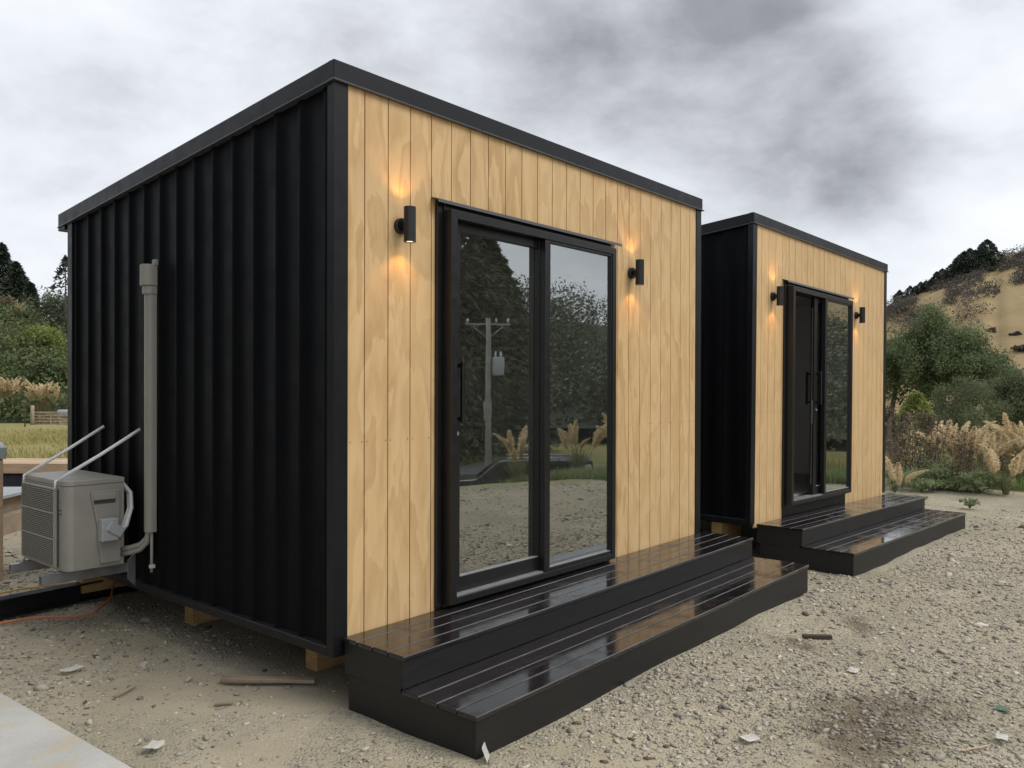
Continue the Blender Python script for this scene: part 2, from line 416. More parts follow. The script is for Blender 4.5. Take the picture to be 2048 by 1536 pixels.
M['evergreen'] = leaf_mat('dark_needles', (.026, .036, .027), (.056, .070, .046), .5, .12)
M['bushy'] = leaf_mat('bush_leaf', (.075, .100, .042), (.16, .19, .078), .4, .35)
M['lime'] = leaf_mat('lime_leaf', (.16, .21, .050), (.29, .34, .095), .5, .4)
M['brownbush'] = leaf_mat('brown_scrub', (.11, .095, .060), (.20, .165, .10), .6)
M['scrub'] = leaf_mat('hill_scrub', (.060, .055, .048), (.130, .112, .092), .12, .1)
M['plume'] = leaf_mat('pampas_plume', (.66, .54, .34), (.82, .71, .50), 3, .35, .8)
M['blade'] = leaf_mat('pampas_blade', (.13, .15, .08), (.30, .30, .16), 2, .35)
M['straw'] = leaf_mat('dry_stalk', (.30, .22, .11), (.48, .37, .20), 3, .2)
M['dock'] = leaf_mat('dock_seed', (.085, .062, .046), (.21, .155, .110), 5, .1)
M['weed'] = leaf_mat('weed_leaf', (.19, .25, .12), (.38, .42, .23), 2.5, .5)
M['grassgreen'] = leaf_mat('green_grass', (.17, .27, .085), (.34, .42, .17), 2, .5)
M['drygrass'] = leaf_mat('paddock_grass', (.22, .23, .075), (.46, .37, .17), .5)
M['wood'] = leaf_mat('woodland_leaf', (.075, .085, .052), (.150, .160, .095), .25, .15)

def hill_mat():
    m, t, b = newmat('dry_hillside'); setp(b, .9, spec=.2)
    P = wcoord(t)
    n = noise(t, P, .035, 7, .6)
    n2 = noise(t, P, .5, 5, .7)
    c = ramp(t, n, [(.3, (.20, .148, .075)), (.5, (.29, .215, .108)), (.7, (.36, .275, .15))])
    c = mixc(t, math_(t, 'MULTIPLY', n2, .45), c, (.17, .125, .062))
    t.links.new(c, b.inputs['Base Color']); bump(t, b, n2, .5, .8)
    return m
M['hill'] = hill_mat()
M['woodhill'] = simple('wooded_slope', (.03, .038, .02), .9, .3, .2, world_=True)

# ------------------------------------------------------------------ terrain
def sst(a, b, v):
    t_ = np.clip((v-a)/(b-a), 0, 1); return t_*t_*(3-2*t_)
def edge_dist(x, y):
    return np.maximum(np.maximum(.779*x-.628*y-10.21, .99*x-.14*y-12.32), .258*x-.966*y-6.87)
def gz(x, y):
    x = np.asarray(x, float); y = np.asarray(y, float)
    z = -.0205*np.clip(x-2.75, 0, 6.3)
    e = edge_dist(x, y)
    z = z - 2.55*sst(.6, 9.5, e)
    z = z - .0285*np.clip(y-9, 0, 62)*(1-sst(3, 15, e))
    return z
def smooth_noise(x, y, seed, freqs):
    rs = np.random.RandomState(seed); o = np.zeros_like(x, float)
    for f, a in freqs:
        for _ in range(4):
            th = rs.rand()*6.28; ph = rs.rand()*6.28
            o += a*.5*np.sin(f*(x*math.cos(th)+y*math.sin(th))+ph)
    return o
def axis(c0, c1, fine, lo, hi):
    a = list(np.arange(c0, c1, fine)); s = fine; v = c1
    while v < hi: a.append(v); s = min(s*1.13, 25); v += s
    a.append(hi); s = fine; v = c0-fine; pre = []
    while v > lo: pre.append(v); s = min(s*1.13, 25); v -= s
    pre.append(lo)
    return np.array(pre[::-1]+a)
gx = axis(-1.6, 8, .045, -500, 700); gy = axis(-4.2, 4.6, .045, -500, 700)
GX, GY = np.meshgrid(gx, gy, indexing='ij')
near = 1-sst(14, 30, np.hypot(GX-2, GY))
GZ = gz(GX, GY)+near*smooth_noise(GX, GY, 3, [(1.3, .010), (4.2, .006), (11, .0035)]) - .012*near
GZ += (1-near)*smooth_noise(GX, GY, 5, [(.12, .12), (.5, .05)])
# keep the soil just under the steps' and the slab's feet
nx, ny = GX.shape
idx = np.arange(nx*ny).reshape(nx, ny)
F = np.stack([idx[:-1, :-1], idx[1:, :-1], idx[1:, 1:], idx[:-1, 1:]], -1).reshape(-1, 4)
me = np_mesh('ground', np.stack([GX, GY, GZ], -1).reshape(-1, 3), F)
me.polygons.foreach_set('use_smooth', np.ones(len(F), bool))
tag(obj('ground', me, M['ground']), kind='structure')

# dry hillside across the valley, rising to the right
def hillside():
    a = np.linspace(rad(38), rad(118), 340)          # bearing from +Y towards +X
    s = np.linspace(0, 1, 110)
    A, S = np.meshgrid(a, s, indexing='ij')
    Rr = 110+S*230
    deg = np.degrees(A)
    ridge = np.interp(deg, [38, 60, 70, 74, 76, 78.5, 80, 82, 90, 100, 118], [10, 16, 23, 27.5, 32, 36.5, 39, 41, 47, 50, 46])
    prof = np.where(S < .72, (S/.72)**1.25, 1-.25*((S-.72)/.28)**2)
    X = CAM.x+Rr*np.sin(A); Y = CAM.y+Rr*np.cos(A)
    Z = -3.2+(ridge+2)*prof+smooth_noise(X, Y, 8, [(.03, 1.8), (.09, 1.1), (.25, .5)])*np.clip(S*3, 0, 1)
    # gullies that run down the face
    Z -= 1.6*np.clip(np.sin(deg*2.9+S*1.5), 0, 1)**2*np.clip(S*2, 0, 1)*(1-S)
    n0, n1 = A.shape; ix = np.arange(n0*n1).reshape(n0, n1)
    F = np.stack([ix[:-1, :-1], ix[:-1, 1:], ix[1:, 1:], ix[1:, :-1]], -1).reshape(-1, 4)
    me = np_mesh('hillside', np.stack([X, Y, Z], -1).reshape(-1, 3), F)
    me.polygons.foreach_set('use_smooth', np.ones(len(F), bool))
    o = tag(obj('hillside', me, M['hill']), kind='structure')
    def hz(bearing_deg, dist):
        i = np.interp(rad(bearing_deg), a, np.arange(len(a))); j = np.interp((dist-110)/230, s, np.arange(len(s)))
        i0, j0 = int(min(i, n0-2)), int(min(j, n1-2)); fi, fj = i-i0, j-j0
        z = Z[i0, j0]*(1-fi)*(1-fj)+Z[i0+1, j0]*fi*(1-fj)+Z[i0, j0+1]*(1-fi)*fj+Z[i0+1, j0+1]*fi*fj
        return Vector((CAM.x+dist*math.sin(rad(bearing_deg)), CAM.y+dist*math.cos(rad(bearing_deg)), z))
    return hz
hill_at = hillside()

# ------------------------------------------------------------------ vegetation builders
def rand_unit(rs, n):
    v = rs.randn(n, 3); return v/np.linalg.norm(v, axis=1, keepdims=True)
def leaf_quads(P, size, rs, nrm=None, aspect=.5, hang=0.):
    """one rhombic leaf per point; hang pulls the leaf's axis downwards"""
    n = len(P); a = rand_unit(rs, n); a[:, 2] -= hang
    a /= np.linalg.norm(a, axis=1, keepdims=True)
    b = np.cross(a, rand_unit(rs, n) if nrm is None else nrm+.6*rs.randn(n, 3)); b /= np.linalg.norm(b, axis=1, keepdims=True)+1e-6
    s = (size*(.6+.8*rs.rand(n)))[:, None] if np.ndim(size) == 0 else size[:, None]
    V = np.stack([P-a*s*.5, P+b*s*aspect*.5, P+a*s*.5, P-b*s*aspect*.5], 1).reshape(-1, 3)
    F = np.arange(4*n).reshape(n, 4)
    return V, F
def crown_points(blobs, n, rs, shell=.5):
    B = np.array(blobs, float); w = (B[:, 3]*B[:, 4]*B[:, 5])**.67; k = rs.choice(len(B), n, p=w/w.sum())
    u = rand_unit(rs, n); r = (shell+(1-shell)*rs.rand(n))*(1+.10*rs.randn(n))
    P = B[k, :3]+u*B[k, 3:]*r[:, None]
    return P, u
def lumpy(rs, c, R, n, squash=.8, low=.2):
    """sub-clumps spread over an ellipsoid: uneven outline, gaps between clumps"""
    out = []
    for i in range(n):
        u = rand_unit(rs, 1)[0]; u[2] = abs(u[2])*1.0-low if rs.rand() < .8 else u[2]*.5
        q = .55+.45*rs.rand(); r = (.22+.16*rs.rand())
        out.append((c[0]+u[0]*R[0]*q, c[1]+u[1]*R[1]*q, c[2]+u[2]*R[2]*q, R[0]*r, R[1]*r, R[2]*r*squash))
    return out
def trunk_mesh(h, r, rs, spread, nb=6):
    mb = MB(); mb.tube([(0, 0, -.3), (.03*h*rs.randn(), .03*h*rs.randn(), h*.35), (.04*h*rs.randn(), .04*h*rs.randn(), h*.8)], [r*1.25, r, r*.35], 8)
    for i in range(nb):
        z0 = h*(.25+.4*rs.rand()); th = rs.rand()*6.28; L = spread*(.6+.4*rs.rand())
        mb.tube([(0, 0, z0), (.45*L*math.cos(th), .45*L*math.sin(th), z0+.3*L), (L*math.cos(th), L*math.sin(th), z0+.55*L)], [r*.45, r*.3, r*.08], 6)
    return mb
def tree(name, label, cat, loc, R, h, leafm, n, leaf, seed, clumps=26, group=None, hang=0., trunk_r=.18, shell=.35, aspect=.5, low=.35, core=True):
    rs = np.random.RandomState(seed)
    e = empty(name, loc); tag(e, label, cat, group)
    trunk_mesh(h, trunk_r, rs, R[0]*.7).build('trunk', M['bark'], e)
    c = (0, 0, h-R[2]*.75)
    bl = lumpy(rs, c, R, clumps, low=low)
    if core: bl.append((c[0], c[1], c[2]-.1*R[2], R[0]*.6, R[1]*.6, R[2]*.62))
    P, u = crown_points(bl, n, rs, shell)
    V, F = leaf_quads(P, leaf, rs, u, aspect, hang)
    obj('crown', np_mesh('crown', V, F), leafm, e)
    return e
def shrub(name, label, cat, loc, R, leafm, n, leaf, seed, clumps=14, group=None, aspect=.5, hang=0.):
    return tree(name, label, cat, loc, R, R[2]*1.35, leafm, n, leaf, seed, clumps, group, hang, .06*R[2], .3, aspect, .45)
def conifer_mesh(seed, h, r, n, leaf, p=1.6):
    rs = np.random.RandomState(seed)
    zt = rs.rand(n)**.8; z = h*(.06+.94*zt); th = rs.randint(0, 9, n)/9*6.28+np.floor(zt*22)*1.9+.25*rs.randn(n)
    lay = .72+.28*np.abs(np.sin(zt*22*math.pi)); irr = 1+.25*np.sin(th*2+zt*9+seed)
    rr = r*(1-zt**p)**.9*lay*irr*(.25+.75*rs.rand(n)**.5)+.12
    P = np.stack([rr*np.cos(th), rr*np.sin(th), z-.22*rr], 1)
    a = np.stack([np.cos(th), np.sin(th), -.25+.5*rs.randn(n)], 1)+.35*rs.randn(n, 3); a /= np.linalg.norm(a, axis=1, keepdims=True)
    b = np.cross(a, rand_unit(rs, n)); b /= np.linalg.norm(b, axis=1, keepdims=True)
    s = (leaf*(.6+.8*rs.rand(n)))[:, None]
    V = np.stack([P-a*s*.5, P+b*s*.16, P+a*s*.5, P-b*s*.16], 1).reshape(-1, 3)
    return np_mesh('crown', V, np.arange(4*n).reshape(n, 4))
def conifer(name, label, loc, h, r, n, leaf, seed, group=None, me=None, tm=None, scale=1, cat='tree', leafm=None):
    e = empty(name, loc); tag(e, label, cat, group); e.scale = (scale, scale, scale); e.rotation_euler[2] = seed*1.7
    if tm is None:
        t_ = MB().tube([(0, 0, -.4), (0, 0, h*.5), (0, 0, h*.98)], [h*.016, h*.010, .02], 7).build('trunk', M['bark'], e); tm = t_.data
    else: obj('trunk', tm, None, e)
    if me is None: me = conifer_mesh(seed, h, r, n, leaf, 3.2 if name == 'ridge_pine' else 2.2 if name == 'pine_tree' else 1.6)
    obj('crown', me, leafm or M['evergreen'], e)
    return me, tm
def blades(rs, n, L, w, spread, base=.12, droop=.8, segs=4):
    """thin tapered arching leaves from one base"""
    V, F = [], []
    th = rs.rand(n)*6.28; le = L*(.55+.6*rs.rand(n)); sp = spread*(.15+rs.rand(n))
    for i in range(n):
        d = np.array([math.cos(th[i]), math.sin(th[i]), 0]); s = np.array([-d[1], d[0], 0])
        p0 = d*base*rs.rand()+s*base*(rs.rand()-.5)
        k0 = len(V)
        for j in range(segs+1):
            q = j/segs; out = sp[i]*le[i]*(q**1.5); z = le[i]*(q-.5*droop*sp[i]*q**2.4)
            p = p0+d*out+np.array([0, 0, z]); ww = w*(1-q**2)*.5+.0008
            V += [p-s*ww, p+s*ww]
        for j in range(segs):
            a = k0+2*j; F.append((a, a+1, a+3, a+2))
    return np_mesh('blades', np.array(V), np.array(F))
def plume_mesh(seed, L, w, n=170, lean=.25, sw=.012):
    """a feathery plume: fine strands sweeping off a bending stem, base at z=0"""
    rs = np.random.RandomState(seed); q = rs.rand(n)**.9
    axis = lambda t_: np.stack([lean*L*t_**2, 0*t_, L*t_*(1-.12*lean*t_)], -1)
    A = axis(q*.9); prof = np.sin(np.clip(q*.86+.10, 0, 1)*math.pi)**.55*(1.12-.35*q)
    th = rs.rand(n)*6.28; r = w*prof*(.2+.8*rs.rand(n)**.6); sl = L*(.09+.09*rs.rand(n))
    d = np.stack([np.cos(th)*r, np.sin(th)*r, .55*sl*(1-.5*q)], -1)+np.stack([lean*sl*1.2*q, 0*q, -.35*sl*q*rs.rand(n)], -1)
    tip = A+d; s = np.cross(d, rand_unit(rs, n)); s /= np.linalg.norm(s, axis=1, keepdims=True)+1e-9; s *= sw*(.6+.8*rs.rand(n))[:, None]
    mid = A+d*.5
    V = np.stack([A, mid+s, tip, mid-s], 1).reshape(-1, 3); F = np.arange(4*n).reshape(n, 4)
    return np_mesh('plume', V, F)
PL = {'far': [plume_mesh(i, 1.0, .19, 170, .06+.14*i, .045) for i in range(3)], 'near': [plume_mesh(10+i, .44, .085, 520, .10+.20*i, .0065) for i in range(4)]}
def pampas(name, label, loc, H, nplumes, seed, kind='far', nbl=240, group=None, spread=.55, ps=1.0, bl=None, direction=None):
    rs = np.random.RandomState(seed); e = empty(name, loc); tag(e, label, 'pampas grass', group)
    obj('leaves', blades(rs, nbl, H*.72, .028 if kind == 'far' else .012, spread, .22*H*.3, 1.0), M['blade'], e)
    st = MB()
    for i in range(nplumes):
        th = rs.rand()*6.28 if direction is None else direction+rs.randn()*.9
        tilt = .04+(.36 if kind == 'far' else .32)*rs.rand()
        base = Vector((.10*math.cos(th), .10*math.sin(th), 0)); hh = H*(.50+.30*rs.rand())
        top = base+Vector((math.cos(th)*math.sin(tilt), math.sin(th)*math.sin(tilt), math.cos(tilt)))*hh
        st.tube([base, (base+top)/2+Vector((0, 0, .02*H)), top], [.006*H/2, .005*H/2, .003*H/2], 4, False)
        p = obj('plume', PL[kind][rs.randint(len(PL[kind]))], M['plume'], e, top)
        p.rotation_euler = Euler((0, tilt*.9, th+.5*rs.randn())); s = ps*(.75+.5*rs.rand()); p.scale = (s, s, s)
    st.build('stems', M['straw'], e)
    return e

# ------------------------------------------------------------------ cabins
W, DEP, ZB = 3.6616, 3.05, .237
G0 = .1835
FX0, FX1, FZ0, FZ1, FY = .700, 2.292, .350, 2.457, -.085     # door frame, outer
OX0, OX1, OZ0, OZ1 = .665, 2.327, .330, 2.492                # opening in the boards
ZT0, ZT1 = 3.050, 2.758          # fascia top, front and back
ZL0, ZL1 = 2.9616, 2.668         # fascia bottom
YB = DEP+.17
def fascia_z(y, a, b): return a+(b-a)*y/YB

def cabin(label, ply, open_door):
    e = empty('cabin'); tag(e, label, 'cabin', None)
    # --- front boards, one object each, grooves between them
    edges = [.080]+[G0+.15*k for k in range(23)]+[W-.080]
    zb, zt = .196, 2.975
    for k in range(len(edges)-1):
        x0, x1 = edges[k]+(.003 if k else 0), edges[k+1]-(.003 if k < len(edges)-2 else 0)
        if x1 <= OX0 or x0 >= OX1: pts = [(x0, zb), (x1, zb), (x1, zt), (x0, zt)]
        elif x0 < OX0: pts = [(x0, zb), (OX0, zb), (OX0, OZ1), (x1, OZ1), (x1, zt), (x0, zt)]
        elif x1 > OX1: pts = [(x0, OZ1), (OX1, OZ1), (OX1, zb), (x1, zb), (x1, zt), (x0, zt)]
        else: pts = [(x0, OZ1), (x1, OZ1), (x1, zt), (x0, zt)]
        mb = MB(); mb.prism(pts, 'y', 0, .014, .0012); mb.build('board', ply, e)
    mb = MB()                                   # nail heads, two per board at mid height
    for k in range(len(edges)-1):
        for x in (edges[k]+.016, edges[k+1]-.016):
            if not (OX0-.02 < x < OX1+.02): mb.tube([(x, .002, 1.245), (x, -.0008, 1.245)], .0032, 6)
    tag(mb.build('nail_heads', M['charred'], e), kind='stuff')
    mb = MB()                                   # sheet behind the grooves
    for a in ((.02, OX0, ZB+.02, 2.96), (OX1, W-.02, ZB+.02, 2.96), (OX0, OX1, OZ1, 2.96), (OX0, OX1, ZB+.02, OZ0)):
        mb.box(a[0], a[1], .0143, .022, a[2], a[3])
    mb.build('backing_sheet', M['groove'], e)
    MB().box(OX0+.001, OX1-.001, -.006, .0135, .172, OZ0-.001, .0015).build('kick_board', M['trim'], e)
    mb = MB()                                   # framed front wall, lined inside
    for a in ((.03, OX0, ZB+.02, 2.60), (OX1, W-.03, ZB+.02, 2.60), (OX0, OX1, OZ1, 2.60)):
        mb.box(a[0], a[1], .0225, .10, a[2], a[3])
    mb.build('front_lining', M['lining'], e)
    # --- ribbed side walls and back
    def ribbed(name, length, n, flip, place):
        pts = []; y = -.02+.079
        prof = [(0.0, 0)]
        k = 0
        while True:
            c = .079+.206*k
            if c+.03 > length: break
            prof += [(c-.024, 0), (c-.015, .013), (c+.015, .013), (c+.024, 0)]; k += 1
        prof.append((length, 0))
        V, F = [], []
        for (y, d) in prof:
            zt_ = fascia_z(y, ZL0, ZL1)+.04
            V += [(d, y, ZB+.03), (d, y, zt_)]
        for i in range(len(prof)-1): F.append((2*i, 2*i+1, 2*i+3, 2*i+2))
        me = np_mesh(name, np.array(V), np.array(F)); o = obj(name, me, M['metal'], e)
        place(o); return o
    def L(o): o.scale = (-1, 1, 1); o.location = (.020, 0, 0)
    def Rr(o): o.location = (W-.020, 0, 0)
    ribbed('ribbed_side_wall', DEP, 14, 1, L); ribbed('ribbed_side_wall', DEP, 14, 1, Rr)
    MB().prism([(.028+.004, ZB+.02), (DEP-.004, ZB+.02), (DEP-.004, fascia_z(DEP, ZL0, ZL1)+.05), (.032, ZL0+.05)], 'x', .0285, .10).build('side_lining', M['lining'], e)
    MB().prism([(.028+.004, ZB+.02), (DEP-.004, ZB+.02), (DEP-.004, fascia_z(DEP, ZL0, ZL1)+.05), (.032, ZL0+.05)], 'x', W-.10, W-.0285).build('side_lining', M['lining'], e)
    MB().box(.10, W-.10, DEP-.10, DEP-.006, ZB+.02, 2.66).build('back_lining', M['lining'], e)
    MB().box(.002, W-.002, DEP-.005, DEP+.02, ZB+.02, 2.70).build('back_wall', M['metal'], e)
    MB().box(.10, W-.10, .10, DEP-.10, ZB+.02, .395).build('floor', M['floor_in'], e)
    MB().box(.10, W-.10, .10, DEP-.10, 2.58, 2.63).build('ceiling', M['lining'], e)
    # --- corner flashings
    for x0, x1 in ((-.006, .078), (W-.078, W+.006)):
        pts = [(x0, -.006), (x1, -.006), (x1, -.001), (x0+.005, -.001), (x0+.005, .045), (x0, .045)] if x0 < 1 else \
            [(x0, -.006), (x1, -.006), (x1, .045), (x1-.005, .045), (x1-.005, -.001), (x0, -.001)]
        MB().prism(pts, 'z', ZB-.004, ZL0+.03, .0012).build('corner_flashing', M['trim'], e)
    for x0, x1 in ((-.004, .035), (W-.035, W+.004)):
        MB().box(x0, x1, DEP-.05, DEP+.026, ZB, 2.69, .002).build('corner_flashing', M['trim'], e)
    # --- base flashing with a ledge seen in the pans
    MB().prism([(-.006, ZB-.004), (.030, ZB-.004), (.030, ZB+.052), (-.002, ZB+.040), (-.006, ZB+.036)], 'y', .046, DEP-.052).build('base_flashing', M['trim'], e)
    MB().prism([(W+.006, ZB-.004), (W+.006, ZB+.036), (W+.002, ZB+.040), (W-.030, ZB+.052), (W-.030, ZB-.004)], 'y', .046, DEP-.052).build('base_flashing', M['trim'], e)
    MB().box(.079, OX0, -.004, .012, .170, .195, .0015).build('base_flashing', M['trim'], e); MB().box(OX1, W-.079, -.004, .012, .170, .195, .0015).build('base_flashing', M['trim'], e)
    MB().box(.03, W-.03, .05, DEP-.03, ZB-.02, ZB+.018).build('floor_frame', M['black_beam'], e)
    # --- fascia: front, both sides sloping to the back, gutter
    f = MB().box(-.012, W+.012, -.014, .03, ZL0, ZT0, .0025).build('fascia', M['trim'], e)
    MB().box(-.020, W+.028, -.022, .02, ZL0-.009, ZL0-.001, .001).build('drip_edge', M['lip'], f)
    for x in (1.02, 1.93, 2.88): MB().tube([(x, -.0145, ZL0+.006), (x, -.0215, ZL0+.006)], [.006, .0045], 8).build('screw', M['alu'], f)
    for x0, x1, lx0, lx1 in ((-.013, .03, -.019, .025), (W-.03, W+.013, W-.025, W+.019)):
        pts = [(-.011, fascia_z(-.011, ZL0, ZL1)+.001), (YB, ZL1), (YB, ZT1), (-.011, fascia_z(-.011, ZT0, ZT1)-.001)]
        f = MB().prism(pts, 'x', x0, x1, .002).build('fascia', M['trim'], e)
        MB().prism([(-.019, ZL0-.008), (YB, ZL1-.008), (YB, ZL1-.001), (-.019, ZL0-.001)], 'x', lx0, lx1).build('drip_edge', M['lip'], f)
    MB().box(-.010, W+.010, YB-.11, YB+.010, ZL1-.03, ZT1-.02, .004).build('gutter', M['trim'], e)
    MB().prism([(.03, ZT0-.03), (YB-.05, ZT1-.03), (YB-.05, ZT1-.05), (.03, ZT0-.05)], 'x', .03, W-.03).build('roof', M['metal'], e)
    # --- sliding door: outer frame, fixed panel, sliding panel
    fr = MB()
    fr.box(FX0, FX0+.048, FY, .06, FZ0, FZ1, .002); fr.box(FX1-.044, FX1, FY, .06, FZ0, FZ1, .002)
    fr.box(FX0+.049, FX1-.045, FY, .06, FZ1-.045, FZ1, .002)
    fr.box(FX0+.049, FX1-.045, FY, .06, FZ0, FZ0+.036, .002)
    fr = fr.build('door_frame', M['alu'], e)
    MB().box(FX0+.050, 1.51, FY+.012, .02, FZ0+.0365, FZ0+.044).build('track', M['sill'], fr)
    lin = MB()
    lin.box(OX0-.006, FX0-.001, -.020, .09, OZ0+.001, OZ1+.012, .002); lin.box(FX1+.001, OX1+.004, -.012, .09, OZ0+.001, OZ1+.010, .002)
    lin.box(FX0, FX1, -.030, .09, FZ1+.001, OZ1+.010, .002); lin.box(FX0, FX1, -.03, .09, OZ0+.001, FZ0-.001)
    lin.build('reveal', M['alu'], fr)
    hf = MB(); hf.prism([(.004, OZ1+.030), (-.055, OZ1+.014), (-.057, OZ1-.004), (-.054, OZ1-.004), (-.052, OZ1+.010), (.004, OZ1+.026)], 'x', OX0-.035, OX1+.075)
    hf.build('head_flashing', M['lip'], fr)
    # fixed panel, at the face of the frame
    fp = MB(); x0, x1, z0, z1 = 1.512, FX1-.045, FZ0+.0375, FZ1-.046
    fp.box(x0, x0+.052, FY+.004, FY+.045, z0, z1, .002); fp.box(x1-.012, x1, FY+.006, FY+.045, z0, z1, .001)
    fp.box(x0+.053, x1-.013, FY+.006, FY+.045, z0, z0+.020, .001); fp.box(x0+.053, x1-.013, FY+.006, FY+.045, z1-.014, z1, .001)
    fp = fp.build('fixed_panel', M['alu'], e)
    MB().box(x0+.05, x1-.010, FY+.022, FY+.028, z0+.018, z1-.012).build('glass_pane', M['glass'], fp)
    MB().box(x0+.054, x1-.014, FY+.008, FY+.021, z0+.0205, z0+.026).build('glazing_bead', M['sill'], fp)
    # sliding panel, behind it
    dx = .600 if open_door else 0.
    X0, X1, Z0, Z1, Y0, Y1 = .742+dx, 1.592+dx, FZ0+.045, FZ1-.047, -.034, .006
    sp = MB()
    sp.box(X0, X0+.078, Y0, Y1, Z0, Z1, .002); sp.box(X1-.080, X1, Y0, Y1, Z0, Z1, .002)
    sp.box(X0+.079, X1-.081, Y0, Y1, Z0, Z0+.082, .002); sp.box(X0+.079, X1-.081, Y0, Y1, Z1-.05, Z1, .002)
    sp = sp.build('sliding_panel', M['alu'], e)
    MB().box(X0+.076, X1-.078, -.016, -.010, Z0+.080, Z1-.048).build('glass_pane', M['glass'], sp)
    MB().box(X0+.080, X1-.082, -.033, -.017, Z0+.0825, Z0+.087).build('glazing_bead', M['sill'], sp)
    hx = X0+.046
    hd = MB(); hd.box(hx-.011, hx+.011, Y0-.062, Y0-.040, 1.318, 1.652, .003)
    hd.box(hx-.009, hx+.009, Y0-.045, Y0, 1.330, 1.352, .002); hd.box(hx-.009, hx+.009, Y0-.045, Y0, 1.618, 1.640, .002)
    hd.build('handle', M['alu'], sp)
    if open_door:
        hd = MB(); hd.box(hx-.011, hx+.011, Y1+.040, Y1+.062, 1.318, 1.652, .003)
        hd.box(hx-.009, hx+.009, Y1, Y1+.045, 1.330, 1.352, .002); hd.box(hx-.009, hx+.009, Y1, Y1+.045, 1.618, 1.640, .002)
        hd.build('handle', M['alu'], sp)
        MB().box(X0-.003, X0+.001, -.022, -.006, 1.12, 1.36, .0005).build('latch_plate', M['steel'], sp)
        MB().box(X0-.004, X0+.002, -.016, -.010, .5, 2.30).build('edge_seal', M['steel'], sp)
    MB().tube([(hx, Y0-.014, 1.262), (hx, Y0+.002, 1.262)], .011, 12).build('lock', M['steel'], sp)
    return e

cab1 = cabin('black and plywood cabin with a heat pump on its ribbed wall, door shut', M['ply_a'], False)
cab2 = cabin('black and plywood cabin with its sliding door standing partly open, next to the weeds', M['ply_b'], True)
cab2.location = (4.57, -.0307, .0457); cab2.rotation_euler = Euler((0, .0138, -.0312))

# ------------------------------------------------------------------ steps
def steps(label, x0, x1):
    e = empty('timber_steps'); tag(e, label, 'steps', 'black timber steps in front of the cabin doors')
    z1, z2, d1, d2 = .3229, .174, .4433, .8812
    rs = random.Random(x1)
    def boards(yf, yb, z, n):
        p = (yb-yf+.005)/n
        for i in range(n):
            a = yf+i*p; j = rs.uniform(-.0012, .0008)
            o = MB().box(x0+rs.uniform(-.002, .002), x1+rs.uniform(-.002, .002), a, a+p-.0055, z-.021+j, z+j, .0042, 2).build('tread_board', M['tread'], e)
            o.data.materials.append(M['edge_grey'])
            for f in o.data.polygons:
                if f.normal.z > .25 and f.normal.y < -.25: f.material_index = 1  # upper front bevel of each tread board gets a lighter grey
    boards(-d1, -.016, z1, 4); boards(-d2, -d1+.012, z2, 4)
    n = .008
    MB().box(x0+n, x1-n, -d1+n, -d1+n+.020, z2+.001, z1-.022, .0015).build('riser', M['riser'], e)
    MB().box(x0+n, x1-n, -d2+n, -d2+n+.020, -.03, z2-.022, .0015).build('riser', M['riser'], e)
    for xa, xb in ((x0+n, x0+n+.02), (x1-n-.02, x1-n)):
        MB().box(xa, xb, -d2+n+.021, -.05, -.03, z2-.022, .0015).build('end_board', M['riser'], e)
        MB().box(xa, xb, -d1+n+.021, -.02, z2-.0215, z1-.022, .0015).build('end_board', M['riser'], e)
    for k in range(1, 6):
        x = x0+(x1-x0)*k/6
        MB().prism([(-.03, 0), (-.03, z1-.0225), (-d1+.03, z1-.0225), (-d1+.03, z2-.0225), (-d2+.03, z2-.0225), (-d2+.03, 0)], 'x', x-.022, x+.022).build('bearer', M['riser'], e)
    return e
st1 = steps('wet black two tier steps with a paper scrap against their corner', .0432, 3.7122); st1.rotation_euler = (0, -.0035, 0)
st2 = steps('wet black two tier steps under the cabin door standing open', .0003, 3.6693)
st2.location = (4.6303, -.046, -.0379); st2.rotation_euler = Euler((0, .0207, -.0302))

